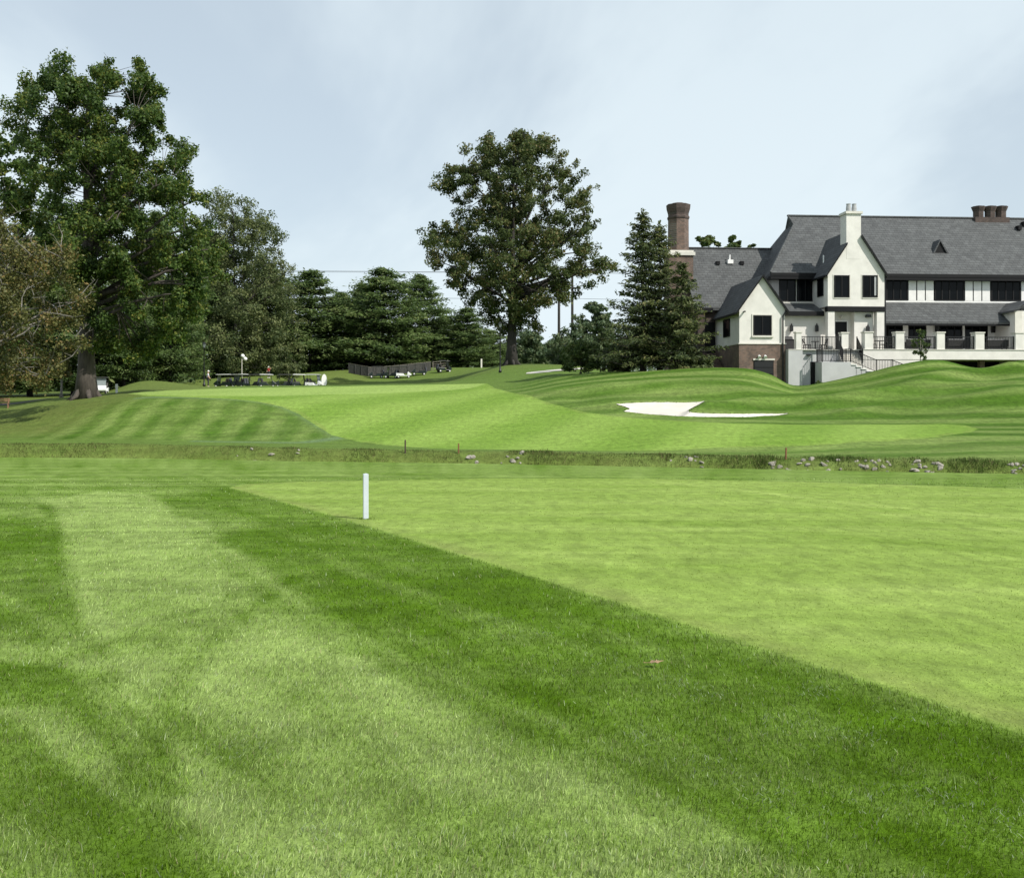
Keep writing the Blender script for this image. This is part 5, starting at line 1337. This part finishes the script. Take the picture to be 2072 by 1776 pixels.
def colour_mat(name, trans=0.35, rough=0.6):
    m = bpy.data.materials.new(name); t, N, b = nodes(m)
    at_ = N.new('ShaderNodeAttribute'); at_.attribute_name = 'shade'
    nz = N.new('ShaderNodeTexNoise'); nz.inputs['Scale'].default_value = 30
    ge = N.new('ShaderNodeNewGeometry'); t.links.new(ge.outputs['Position'], nz.inputs['Vector'])
    mr = N.new('ShaderNodeMapRange'); mr.inputs['To Min'].default_value = 0.85; mr.inputs['To Max'].default_value = 1.15; t.links.new(nz.outputs['Fac'], mr.inputs['Value'])
    mu = N.new('ShaderNodeMix'); mu.data_type = 'RGBA'; mu.blend_type = 'MULTIPLY'; mu.inputs[0].default_value = 1
    t.links.new(at_.outputs['Color'], mu.inputs['A']); t.links.new(mr.outputs[0], mu.inputs['B'])
    t.links.new(mu.outputs['Result'], b.inputs['Base Color']); b.inputs['Roughness'].default_value = rough; b.inputs['Specular IOR Level'].default_value = 0.08
    tr = N.new('ShaderNodeBsdfTranslucent'); t.links.new(mu.outputs['Result'], tr.inputs['Color'])
    ms = N.new('ShaderNodeMixShader'); ms.inputs[0].default_value = trans
    t.links.new(b.outputs[0], ms.inputs[1]); t.links.new(tr.outputs[0], ms.inputs[2]); t.links.new(ms.outputs[0], N['Material Output'].inputs['Surface'])
    return m
M['blade'] = colour_mat('grass_blade')
def creek_grass():
    rng = np.random.default_rng(55); n = 90000
    x = rng.uniform(-350, 2450, n); u = (x-CX)/F; A = creek_Y(x)
    s = np.clip(rng.normal(2.8, 0.9, n), 0.15, 5.2)
    clumpy = 0.7*vnoise(x*0.021, s*0.8, 1.0, 12) + 0.5*vnoise(x*0.093, s*2.0, 1.0, 13) + 0.3*vnoise(x*0.31, s*3.0, 1.0, 14)
    rz_ = np.zeros(n)
    for a_, b_ in ((1555,1715),(1718,1803),(1842,1915),(2035,2090),(1350,1430),(1010,1068),(940,980),(596,624),(476,562)): rz_ = np.maximum(rz_, ((x > a_) & (x < b_))*1.0)
    keep = rng.random(n) < (smooth01((clumpy - 0.38)/0.5)*0.45 + 0.5)*np.where((rz_ > 0) & (s < 3.0), 0.28, 1.0)
    x, u, A, s, clumpy = x[keep], u[keep], A[keep], s[keep], clumpy[keep]; n = len(x)
    Yv = A + s; X = u*Yv; P = np.column_stack([X, Yv, zg(X, Yv) - 0.02])
    right = smooth01((x - 1150)/500)
    H = (0.06 + 0.15*np.clip(clumpy-0.3, 0, 1.1)*(0.75+0.75*right))*(0.35+1.15*rng.random(n)**1.5)*(0.35+0.95*vnoise(x*0.02, s*0, 1.0, 19))
    H *= np.where((x < 900), 0.8, 1.0)*np.clip((5.6 - s)/2.2, 0.35, 1)
    Wd = 0.012 + 0.012*rng.random(n)
    lean = rng.normal(size=(n, 3))*np.array([0.32, 0.32, 0])
    V, Fq = blade_flat(P, H, Wd, lean, rng)
    g = np.array([0.065, 0.11, 0.022]); dk = np.array([0.03, 0.06, 0.012]); br = np.array([0.12, 0.105, 0.042]); st_ = np.array([0.28, 0.24, 0.12])
    t = rng.random(n)[:, None]; brown = np.clip(0.55 - 0.3*right + 0.25*rng.normal(size=n) - 0.5*(clumpy-0.6), 0, 1)[:, None]
    c = g*t + dk*(1-t); c = c*(1-brown) + br*brown; c = np.where(rng.random((n, 1)) < 0.07, st_, c)
    me = fast_mesh('creek_grass', V, Fq, {'shade': np.repeat(c, 4, 0)})
    tag(link('creek_grass', me, M['blade']), 'rank brownish tall grass and weeds lining the creek', 'grass', kind='stuff')
creek_grass()

# ------------------------------------------------------------------ blades of the near rough
def near_grass():
    rng = np.random.default_rng(77)
    Ys = np.linspace(2.2, 30, 3000); D_ = np.minimum(10000, 0.52*1.6e6/Ys**3); pdf = D_*(Ys*1.2 + 5.0); N_ = int(pdf.sum()*(Ys[1]-Ys[0])); pdf /= pdf.sum()
    Yv = rng.choice(Ys, N_, p=pdf) + rng.uniform(-.005, .005, N_); X = (Yv*0.6 + 2.5)*rng.uniform(-1, 1, N_)
    sd = sdist(FAIR1, X, Yv); ok = sd < 0.03*rng.normal(size=N_)
    X = X[ok]; Yv = Yv[ok]; sd = sd[ok]; n = len(X)
    Lv = lay_near(X, Yv)
    far_ = np.clip(Yv/4, 1, 6)
    H = (0.017 + 0.019*rng.random(n))*(1 + 0.06*(far_-1)); Wd = (0.0026 + 0.0016*rng.random(n))*far_**0.85
    tuft = vnoise(X, Yv, 9, 15)
    H *= 0.7 + 0.6*tuft
    dirx = 0.25*np.sin(X*0.8 + Yv*0.5); lean = np.column_stack([dirx + rng.normal(size=n)*0.38, Lv*0.42 + rng.normal(size=n)*0.36, np.zeros(n)])
    m_ = np.linalg.norm(lean, axis=1, keepdims=True); lean = np.where(m_ > 0.85, lean/m_*0.85, lean)
    P = np.column_stack([X, Yv, zg(X, Yv) - 0.003])
    l_ = np.clip(0.5 + 0.5*Lv + 0.26*rng.normal(size=n) + 0.3*(tuft-0.5), 0, 1)[:, None]
    dk = np.array([0.086, 0.168, 0.004]); md = np.array([0.155, 0.250, 0.030]); lt = np.array([0.345, 0.435, 0.165])
    c = np.where(l_ < 0.5, dk + (md-dk)*l_*2, md + (lt-md)*(l_-0.5)*2)  # sheen of the laid blades painted from dark to pale
    c *= (0.5 + 0.95*rng.random((n, 1)))
    q = rng.random((n, 1)); c = np.where(q < 0.035, np.array([0.34, 0.33, 0.17])*(0.7+0.5*rng.random((n, 1))), c); c = np.where((q > 0.035) & (q < 0.06), np.array([0.40, 0.47, 0.28]), c)  # straw blades, plus pale ones painted as highlights
    nr = np.hypot(Yv, X*1.1) < 3.9
    V, Fq = blade_quads(P[nr], H[nr], Wd[nr], lean[nr], rng)
    Vb, Fb = blade_flat(P[~nr], H[~nr], Wd[~nr]*0.85, lean[~nr], rng)
    c = c*np.where(nr[:, None], 1.0, 0.5 + 0.95*rng.random((n, 1))**1.2)  # extra random tone stands in for shadow texture on flat blades
    col_ = [np.repeat(c[nr], 6, 0), np.repeat(c[~nr], 4, 0)]
    Fq = np.concatenate([Fq, Fb + len(V)]); V = np.concatenate([V, Vb])
    # stubble of the fairway
    k_ = 50000; Yf = rng.choice(Ys[(Ys > 5)], k_, p=(pdf[Ys > 5]*Ys[Ys > 5]**0.6)/(pdf[Ys > 5]*Ys[Ys > 5]**0.6).sum()) + rng.uniform(-.005, .005, k_); Xf = Yf*rng.uniform(-.3, .72, k_)
    okf = sdist(FAIR1, Xf, Yf) > 0.02; Xf = Xf[okf]; Yf = Yf[okf]; k_ = len(Xf); ff = np.clip(Yf/4, 1, 6)
    Vf, Ff = blade_flat(np.column_stack([Xf, Yf, zg(Xf, Yf) - 0.002]), (0.005 + 0.006*rng.random(k_))*(1+0.12*(ff-1)), (0.003+0.002*rng.random(k_))*ff, np.column_stack([rng.normal(size=(k_, 2))*0.45, np.zeros(k_)]), rng)
    tf = rng.random((k_, 1)); cf = np.array([0.15, 0.23, 0.028])*(1-tf) + np.array([0.30, 0.37, 0.085])*tf; cf = np.where(rng.random((k_, 1)) < 0.003, np.array([0.07, 0.09, 0.03]), cf)
    Fq = np.concatenate([Fq, Ff + len(V)]); V = np.concatenate([V, Vf]); col_.append(np.repeat(cf, 4, 0))
    # longer tuft the mower leaves round the white post
    pp = plane_pts([(740, 1050)])[0]; kt = 110; ang = rng.random(kt)*6.28; rad_ = 0.05 + 0.10*rng.random(kt)
    Pt = np.column_stack([pp[0] + np.cos(ang)*rad_, pp[1] + np.sin(ang)*rad_]); Vt, Ft = blade_quads(np.column_stack([Pt, zg(Pt[:, 0], Pt[:, 1])]), 0.014 + 0.022*rng.random(kt), np.full(kt, 0.008), np.column_stack([rng.normal(size=(kt, 2))*0.3, np.zeros(kt)]), rng)
    ct = np.array([0.16, 0.235, 0.04])*(0.6 + 0.8*rng.random((kt, 1))); Fq = np.concatenate([Fq, Ft + len(V)]); V = np.concatenate([V, Vt]); col_.append(np.repeat(ct, 6, 0))
    # mower clippings lying in small drifts
    spots = [(1370,1385),(1430,1412),(1590,1472),(1735,1500),(1850,1455),(1440,1560),(1560,1625),(1880,1610),(1760,1640),(1950,1640),(2050,1690),(1100,1290),(1230,1345),(1000,1260),(1650,1405),(1300,1500),(640,1690),(480,1520)]
    CP, CC = [], []
    for x, y in spots:
        p = plane_pts([(x, y)])[0]; k = 60; r = 0.07 + 0.06*rng.random()
        CP.append(np.column_stack([p[0] + rng.normal(size=k)*r, p[1] + rng.normal(size=k)*r*1.2])); 
    CP = np.concatenate(CP); k = len(CP); P2 = np.column_stack([CP, zg(CP[:, 0], CP[:, 1]) + 0.022 + 0.012*rng.random(k)])
    a = rng.random(k)*6.28; ln = np.column_stack([np.cos(a), np.sin(a), np.zeros(k)])*0.97
    V2, F2 = blade_quads(P2, 0.012 + 0.018*rng.random(k), np.full(k, 0.0035), ln*0.9, rng)
    c2 = np.array([0.27, 0.33, 0.20])*(0.5 + 0.7*rng.random((k, 1)))
    Fq = np.concatenate([Fq, F2 + len(V)]); V = np.concatenate([V, V2]); col_.append(np.repeat(c2, 6, 0))
    me = fast_mesh('grass', V, Fq, {'shade': np.concatenate(col_)})
    tag(link('grass', me, M['blade']), 'short mown rough grass in the foreground, laid in pale and dark bands', 'grass', kind='stuff')
near_grass()
def bunker_fringe():
    rng = np.random.default_rng(99); pts = []
    for i in range(len(BUNK)):
        a, b = BUNK[i], BUNK[(i+1) % len(BUNK)]; n = int(np.hypot(*(b-a))*45)
        if (b-a)[0] <= 0: n = n//4
        pts.append(a + (b-a)*rng.random((n, 1)) + rng.normal(size=(n, 2))*0.05 + np.array([0, 0.04]))
    P = np.concatenate(pts); n = len(P); V, Fq = blade_quads(np.column_stack([P, zg(P[:, 0], P[:, 1]) + 0.01]), 0.03 + 0.05*rng.random(n), 0.02 + 0.015*rng.random(n), np.column_stack([rng.normal(size=(n, 2))*0.35, np.zeros(n)]), rng)
    c = np.array([0.055, 0.11, 0.015])*(0.6 + 0.8*rng.random((n, 1)))
    tag(link('bunker_grass', fast_mesh('bunker_grass', V, Fq, {'shade': np.repeat(c, 6, 0)}), M['blade']), 'ragged grass lip overhanging the sand bunker', 'grass', kind='stuff')
bunker_fringe()
M['deadleaf'] = mat('dry_leaf', (0.30, 0.20, 0.11), 0.8, 0.2, 30)
p = plane_pts([(1328, 1350)])[0]
dl = empty('fallen_leaf', (p[0], p[1], zg(p[0], p[1]) + 0.03)); tag(dl, 'curled dry tan leaf lying on the dark band of rough', 'leaf')
lm = MB(); pts = [(-0.045, 0, 0.0), (-0.03, 0.022, 0.012), (-0.01, 0.02, 0.004), (0.005, 0.034, 0.014), (0.02, 0.016, 0.002), (0.05, 0.0, 0.016), (0.02, -0.018, 0.012), (0.004, -0.034, 0.006), (-0.012, -0.018, 0.01), (-0.032, -0.02, 0.004), (0, 0, 0.014)]
lm.add(pts, [(i, (i+1) % 10, 10) for i in range(10)]); lm.build('blade', M['deadleaf'], dl).modifiers.new('solid', 'SOLIDIFY').thickness = 0.002
MB().tube([(-0.04, 0, 0.004), (-0.065, 0.006, 0.0), (-0.085, 0.0, 0.006)], [0.002]*3, 5).build('stalk', M['deadleaf'], dl)

# ------------------------------------------------------------------ golf carts
M['cart_white'] = mat('white_cart_body', (0.74, 0.75, 0.74), 0.35, 0.03, 3)
M['cart_shaded'] = mat('shaded_cart_body', (0.012, 0.022, 0.018), 0.35, 0.1, 3)  # near-black body colour stands in for shade over the carts
M['cart_roof'] = mat('pale_cart_roof', (0.72, 0.73, 0.72), 0.5, 0.04, 3)
M['cart_roof_dark'] = mat('dark_cart_roof', (0.05, 0.05, 0.052), 0.5, 0.1, 3)
M['rubber'] = mat('black_rubber', (0.015, 0.015, 0.015), 0.85, 0.1, 8)
M['vinyl'] = mat('dark_seat', (0.05, 0.045, 0.04), 0.6, 0.08, 6)
M['screen'] = mat('clear_screen', (0.22, 0.25, 0.25), 0.1, 0.05, 3)
M['bag'] = mat('golf_bag', (0.05, 0.055, 0.07), 0.7, 0.2, 6)
def cart_parts(o, body, roof):
    MB().prism([(-1.15, -0.58, 0.32), (1.0, -0.58, 0.32), (1.0, -0.58, 0.42), (0.2, -0.58, 0.42), (-0.05, -0.58, 0.72), (-1.15, -0.58, 0.78)], (0, 1.16, 0)).build('body', M[body], o, bevel=0.03)
    c = MB().prism([(0.62, -0.55, 0.42), (1.22, -0.55, 0.42), (1.24, -0.55, 0.62), (0.78, -0.55, 0.98), (0.66, -0.55, 0.98)], (0, 1.1, 0)).build('cowl', M[body], o, bevel=0.04)
    for s in (-1, 1): MB().box(1.2, 1.25, s*0.36-0.1, s*0.36+0.1, 0.55, 0.64).build('headlight', M['white'], c)
    MB().box(-0.62, -0.02, -0.54, 0.54, 0.74, 0.86).build('seat', M['vinyl'], o, bevel=0.03)
    MB().prism([(-0.66, -0.54, 0.86), (-0.52, -0.54, 0.86), (-0.66, -0.54, 1.28), (-0.76, -0.54, 1.28)], (0, 1.08, 0)).build('backrest', M['vinyl'], o, bevel=0.03)
    MB().prism([(-1.0, -0.62, 1.80), (0.85, -0.62, 1.78), (0.9, -0.62, 1.83), (0.6, -0.62, 1.88), (-0.8, -0.62, 1.90), (-1.05, -0.62, 1.85)], (0, 1.24, 0)).build('roof', M[roof], o, bevel=0.02)
    for s in (-1, 1):
        MB().bar((0.7, s*0.52, 0.95), (0.55, s*0.52, 1.8), 0.045).build('roof_post', M['blackmetal'], o); MB().bar((-0.78, s*0.52, 0.75), (-0.86, s*0.52, 1.8), 0.045).build('roof_post', M['blackmetal'], o)
    MB().prism([(0.69, -0.5, 1.0), (0.72, -0.5, 1.0), (0.585, -0.5, 1.76), (0.555, -0.5, 1.76)], (0, 1.0, 0)).build('windscreen', M['screen'], o)
    MB().lathe((0, 0, 0), [(0.17, 0), (0.19, 0.015), (0.17, 0.03)], 12).build('steering_wheel', M['rubber'], o).matrix_local = Matrix.Translation((0.42, 0.26, 1.02)) @ Matrix.Rotation(R(-50), 4, 'Y')
    for x in (-0.78, 0.84):
        for s in (-1, 1):
            t = MB().tube([(x, s*0.58, 0.22), (x, s*0.40, 0.22)], [0.22, 0.22], 14).build('wheel', M['rubber'], o); MB().tube([(x, s*0.592, 0.22), (x, s*0.582, 0.22)], [0.12, 0.12], 10).build('hub', M['cart_roof'], t)
    for s in (-1, 1): MB().tube([(-1.2, s*0.22, 0.55), (-1.02, s*0.22, 1.32)], [0.13, 0.14], 8).build('golf_bag', M['bag'], o)
PROTO = {}
def cart(x, Y, rz, body, roof, label, group, z=None):
    loc = ground(x, Y); o = empty('golf_cart', loc, rz); tag(o, label, 'golf cart', group)
    if (body, roof) not in PROTO: cart_parts(o, body, roof); PROTO[body, roof] = o
    else:
        for ch in PROTO[body, roof].children:
            c = ch.copy(); COL.objects.link(c); c.parent = o
            for g in ch.children: k = g.copy(); COL.objects.link(k); k.parent = c
    return o
G1 = 'golf carts in the row behind the green'; G2 = 'golf carts in front of the dark fence'
for x, Y, rz, b, r, lab in ((452, 140, R(170), 'cart_shaded', 'cart_roof', 'pale-roofed cart at the left end of the row behind the green'),
    (486, 139, R(150), 'cart_shaded', 'cart_roof', 'pale-roofed cart, second from the left of the row'),
    (514, 141, R(185), 'cart_shaded', 'cart_roof_dark', 'dark-roofed cart, third from the left of the row'),
    (540, 139.5, R(15), 'cart_shaded', 'cart_roof', 'pale-roofed cart in front of the person in red'),
    (574, 140.5, R(-165), 'cart_shaded', 'cart_roof_dark', 'dark-roofed cart left of the cart under the round shrub'),
    (606, 140, R(20), 'cart_shaded', 'cart_roof', 'dark cart right under the round shrub'),
    (636, 139, R(-10), 'cart_white', 'cart_roof', 'pale-roofed cart at the right end of the row beside the white oval board')):
    cart(x, Y, rz, b, r, lab, G1)
for x, Y, rz, b, r, lab in ((762, 162, R(190), 'cart_shaded', 'cart_roof_dark', 'dark-roofed cart at the left of the group before the dark fence'),
    (793, 161, R(170), 'cart_shaded', 'cart_roof_dark', 'dark cart second from the left before the dark fence'),
    (848, 162.5, R(190), 'cart_shaded', 'cart_roof_dark', 'dark cart by the right end of the dark fence'),
    (898, 164, R(25), 'cart_shaded', 'cart_roof_dark', 'lone dark cart right of the rail fence'),
    (816, 160, R(10), 'cart_white', 'cart_roof_dark', 'white-bodied cart in the middle before the dark fence')):
    cart(x, Y, rz, b, r, lab, G2)
cart(206, 108, R(-75), 'cart_white', 'cart_roof_dark', 'white cart parked right beside the thick grey trunk', None)
ob = empty('oval_board', ground(656, 136), R(12)); tag(ob, 'upright white oval board at the right end of the cart row', 'board')
bo = MB(); bo.prism([(0.36*math.cos(a), 0, 1.05 + 0.85*math.sin(a)) for a in np.linspace(0, 6.283, 25)[:-1]], (0, 0.06, 0)).build('panel', M['white'], ob)
for s in (-1, 1): MB().bar((s*0.14, 0.09, 0), (s*0.14, 0.09, 1.2), 0.05).build('leg', M['white'], ob)

# ------------------------------------------------------------------ fences
M['screenboard'] = mat('weathered_dark_board', (0.055, 0.055, 0.05), 0.95, 0.35, 2.5, 0.3, 20, stretch=(6, 6, 0.6))
M['railwood'] = mat('pale_weathered_rail', (0.23, 0.21, 0.17), 0.9, 0.2, 6)
fe = empty('screen_fence', ground(706, 166)); tag(fe, 'long dark weathered board fence behind the second group of carts', 'fence')
def fence_run(x0, Y0, x1, Y1, n, h):
    o0 = Vector(fe.location)
    for i in range(n):
        a = Vector(ground(x0 + (x1-x0)*i/n, Y0 + (Y1-Y0)*i/n)) - o0; b = Vector(ground(x0 + (x1-x0)*(i+1)/n, Y0 + (Y1-Y0)*(i+1)/n)) - o0
        MB().prism([a + Vector((0, 0, 0.05)), b + Vector((0, 0, 0.05)), b + Vector((0, 0, h)), a + Vector((0, 0, h))], (0, 0.06, 0)).build('fence_panel', M['screenboard'], fe)
        MB().bar(a + Vector((0, 0, -0.2)), a + Vector((0, 0, h+0.08)), 0.12).build('post', M['screenboard'], fe)
        MB().prism([a + Vector((0, -0.03, h+0.003)), b + Vector((0, -0.03, h+0.003)), b + Vector((0, -0.03, h+0.06)), a + Vector((0, -0.03, h+0.06))], (0, 0.12, 0)).build('cap_rail', M['railwood'], fe)
fence_run(706, 166, 745, 164.5, 3, 1.6); fence_run(745, 164.5, 872, 169, 8, 1.5)
rf = empty('rail_fence', ground(874, 169)); tag(rf, 'low open rail fence joining the dark fence on its right', 'fence')
o0 = Vector(rf.location); a = Vector(ground(876, 169)) - o0; b = Vector(ground(906, 170)) - o0
for k in range(4): MB().bar(a + Vector((0, 0, 0.35+0.38*k)), b + Vector((0, 0, 0.35+0.38*k)), 0.07).build('rail', M['railwood'], rf)
for k in range(3): q = a.lerp(b, k/2); MB().bar(q + Vector((0, 0.06, -0.2)), q + Vector((0, 0.06, 1.6)), 0.11).build('post', M['railwood'], rf)

# ------------------------------------------------------------------ lamps and power line
def lantern_post(x, Y, ytop, label, ybase=None):
    g = ground(x, Y); h = zof(ytop, Y) - g[2]; o = empty('lamp_post', g); tag(o, label, 'lamp post', 'black lantern posts')
    MB().lathe((0, 0, 0), [(0.17, 0), (0.17, 0.25), (0.10, 0.32), (0.075, 0.9), (0.06, h-0.75), (0.08, h-0.72), (0.05, h-0.68)], 10).build('post', M['blackmetal'], o, smooth=True)
    l = MB().lathe((0, 0, h-0.68), [(0.10, 0), (0.19, 0.40)], 6).build('lantern', M['screen'], o)
    MB().lathe((0, 0, h-0.28), [(0.24, 0), (0.10, 0.16), (0.03, 0.22), (0.03, 0.28)], 6).build('lantern_cap', M['blackmetal'], l)
    fr = MB()
    for k in range(6): a_ = k*math.pi/3; fr.bar((0.105*math.cos(a_), 0.105*math.sin(a_), h-0.68), (0.195*math.cos(a_), 0.195*math.sin(a_), h-0.28), 0.02)
    fr.build('lantern_frame', M['blackmetal'], l)
lantern_post(413, 113, 691, 'black lantern post left of the cart row')
lantern_post(1012, 112, 650, 'slim black lantern post beside the lone oak trunk')
g = ground(489.5, 147); h = zof(716, 147) - g[2]
gp = empty('lamp_post', g); tag(gp, 'thin pale post with two white lamp heads above the cart row', 'lamp post')
MB().tube([(0, 0, -0.2), (0, 0, h-0.7)], [0.06, 0.05], 8).build('post', M['stone'], gp)
for s, z in ((0.12, h-0.32), (0.5, h-0.75)):
    MB().lathe((s, 0, z), [(0.05, -0.3), (0.24, -0.15), (0.3, 0.02), (0.22, 0.2), (0.06, 0.3)], 10).build('lamp_head', M['white'], gp, smooth=True)
MB().tube([(0, 0, h-0.95), (0.25, 0, h-0.85), (0.5, 0, h-1.0)], [0.03]*3, 6).build('arm', M['stone'], gp)
PY = 215.0
pg = Vector(ground(1145, PY)); hp = empty('power_pole', pg); tag(hp, 'two-legged wooden power pole with crossarm right of the lone oak', 'power pole')
for x in (1131, 1158):
    X = (x-CX)/F*PY - pg.x; MB().tube([(X, 0, -0.5), (X, 0, zof(548, PY) - pg.z)], [0.34, 0.24], 8).build('pole', M['bark_dark'], hp)
zc_ = zof(581, PY) - pg.z
MB().bar(((1117-CX)/F*PY - pg.x, -0.3, zc_), ((1175-CX)/F*PY - pg.x, -0.3, zc_ - 0.3), 0.34).build('crossarm', M['bark_dark'], hp)
wz = []
for x in (1121, 1144, 1172):
    X = (x-CX)/F*PY - pg.x; MB().lathe((X, -0.3, zc_-2.5), [(0.05, 0), (0.14, 0.2), (0.14, 2.0), (0.05, 2.3)], 8).build('insulator', M['curtain'], hp); wz.append((X + pg.x, zc_ - 2.5 + pg.z))
for i, x in ((0, 1131), (1, 1158)): wz[i] = ((x-CX)/F*PY, zof(551, PY))
for i, (X, z) in enumerate(wz):
    for sgn, x1, y1, Y1 in ((-1, -500, (520, 527, 574)[i], 230), (1, 2700, (556, 562, 610)[i], 230)):
        e = Vector(((x1-CX)/F*Y1, Y1, zof(y1, Y1))); s = Vector((X, PY-0.3, z)); L_ = []
        for k in range(25):
            t = k/24; q = s.lerp(e, t); q.z -= 4*t*(1-t)*0.9; L_.append(q)
        w_ = MB().tube(L_, [0.033]*25, 4).build('power_wire', M['blackmetal'])
        tag(w_, ('upper', 'middle', 'lowest')[i] + ' power wire sagging ' + ('left over the pines' if sgn < 0 else 'right behind the house') + ' from the power pole', 'wire', 'wires of the power line')

# ------------------------------------------------------------------ people
M['skin'] = mat('skin', (0.42, 0.26, 0.18), 0.6, 0.05, 8)
def skinned(name, joints, edges, radii, m, parent, sub=2):
    me = bpy.data.meshes.new(name); me.from_pydata(joints, edges, []); me.materials.append(m)
    o = bpy.data.objects.new(name, me); COL.objects.link(o); o.parent = parent
    sk = o.modifiers.new('skin', 'SKIN'); sk.use_smooth_shade = True
    for v, r in zip(me.skin_vertices[0].data, radii): v.radius = (r, r) if not isinstance(r, tuple) else r
    me.skin_vertices[0].data[0].use_root = True
    sb = o.modifiers.new('sub', 'SUBSURF'); sb.levels = sub; sb.render_levels = sub
    return o
def person(loc, rz, label, shirt, trousers, cap, raise_arm=False):
    o = empty('person', loc, rz); tag(o, label, 'person')
    J = [(0,0,.95),(0,0,1.15),(0,.01,1.36),(0,.0,1.48),(0,.03,1.58),(0,.04,1.70),
         (.10,0,.90),(.12,.02,.50),(.13,-.02,.09),(.14,.14,.04),
         (-.10,0,.90),(-.12,.04,.50),(-.14,.0,.09),(-.15,.16,.04),
         (.19,0,1.40),(.26,.02,1.14),(.25,.16,.94),(.24,.20,.86),(-.19,0,1.40)]
    J += [(-.27,.02,1.16),(-.24,.2,1.0),(-.22,.26,.94)] if not raise_arm else [(-.34,.05,1.30),(-.40,.12,1.55),(-.40,.14,1.66)]
    E = [(0,1),(1,2),(2,3),(3,4),(4,5),(0,6),(6,7),(7,8),(8,9),(0,10),(10,11),(11,12),(12,13),(2,14),(14,15),(15,16),(16,17),(2,18),(18,19),(19,20),(20,21)]
    Rr = [.145,.135,.15,.06,.085,.09,.095,.062,.045,.04,.095,.062,.045,.04,.062,.048,.036,.035,.062,.048,.036,.035]
    skinned('body', J, E, Rr, M['skin'], o)
    k = 1.12
    skinned('shirt', [(0,0,.97),J[1],J[2],(.19,0,1.41),(.235,.01,1.22),(-.19,0,1.41),(J[18][0]*.5+J[19][0]*.5,.01,J[18][2]*.45+J[19][2]*.55)], [(0,1),(1,2),(2,3),(3,4),(2,5),(5,6)], [.162,.155,.17,.075,.066,.075,.066], shirt, o)
    skinned('trousers', [(0,0,.96),J[6],J[7],(.13,-.01,.12),J[10],J[11],(-.14,.01,.12)], [(0,1),(1,2),(2,3),(0,4),(4,5),(5,6)], [.158,.112,.078,.066,.112,.078,.066], trousers, o)
    c = MB(); c.lathe((0, .04, 1.68), [(.112, 0), (.11, .06), (.07, .105), (.01, .115)], 12).build('cap', cap, o, smooth=True)
    MB().prism([(-.08, .13, 1.685), (.08, .13, 1.685), (.05, .24, 1.67), (-.05, .24, 1.67)], (0, 0, .012)).build('cap_peak', cap, o)
    for s in (-1, 1): MB().box(s*.135-.05, s*.135+.05, -.08, .2, -0.0, .08).build('shoe', M['white'], o, bevel=.02)
    return o
pw = ground(421, 108)
person((pw[0], pw[1], pw[2]), R(-70), 'person in a pale shirt, white cap and dark trousers by the lantern post', mat('pale_lilac_shirt', (0.62, 0.62, 0.72), 0.8), mat('dark_trousers', (0.02, 0.02, 0.025), 0.8), M['white'])
best = min(np.arange(143, 158, 0.25), key=lambda Yv: abs(zof(741, Yv) - 1.80 - ground(544, Yv)[2]))
person(ground(544, best), R(160), 'person in a red shirt and pale cap behind the cart row', mat('red_shirt', (0.42, 0.03, 0.03), 0.8), mat('dark_shorts', (0.03, 0.03, 0.04), 0.8), M['white'], True)

# ------------------------------------------------------------------ small plants and oddments
deciduous('young_tree', 'slender pale-trunked young tree left of the thick grey trunk', 'tree', 124, 88, [(690,105,150),(715,92,162),(740,92,162),(760,105,150)], 'leaf_rust', 'bark_pale', 0.1, 765, 24, 110, 0.2, 81, clump=0.13, limbs=5, base=ground(124, 88))
deciduous('terrace_shrub', 'twiggy sparse shrub in front of the terrace edge', 'shrub', 1862, 77.6, [(668,1850,1874),(680,1842,1884),(700,1840,1884),(715,1846,1878),(726,1852,1872)], 'leaf_mid', 'bark_pale', 0.04, 735, 26, 60, 0.09, 82, clump=0.11, limbs=9, void=0.1, base=ground(1862, 77.6))
bush('shrub', 'small low plant at the foot of the cellar door', 1660, 79.3, [(772,1650,1668),(778,1646,1674),(784,1648,1672)], 'leaf_mid', 14, 60, 0.1, 83, tr=0.02)
bb = empty('wooden_bench', ground(2, 77.5), R(20)); tag(bb, 'low brown wooden bench cut by the left edge', 'bench')
M['bench'] = mat('brown_wood', (0.22, 0.12, 0.07), 0.8, 0.2, 6)
for k in range(3): MB().box(-0.6, 0.6, -0.2+k*0.14, -0.08+k*0.14, 0.40, 0.44).build('seat_slat', M['bench'], bb)
for k in range(2): MB().box(-0.6, 0.6, 0.22, 0.26, 0.55+k*0.15, 0.66+k*0.15).build('back_slat', M['bench'], bb)
for s in (-1, 1):
    for q in (-0.15, 0.2): MB().box(s*0.5-0.04, s*0.5+0.04, q-0.04, q+0.04, -0.05, 0.40 if q < 0 else 0.82).build('leg', M['bench'], bb)

tp = Vector(ground(191, 76)); zs_ = zof(701, 76)
sg = empty('trunk_sign', (tp.x - 0.02, 75.62, zs_)); tag(sg, 'small white plate fixed to the right side of the thick grey trunk', 'sign')
MB().box(-0.10, 0.10, -0.015, 0.0, -0.2, 0.2).build('plate', M['white'], sg, bevel=0.006)
for q in (-0.15, 0.15): MB().tube([(0, -0.022, q), (0, 0.25, q)], [0.012]*2, 6).build('bolt', M['blackmetal'], sg)
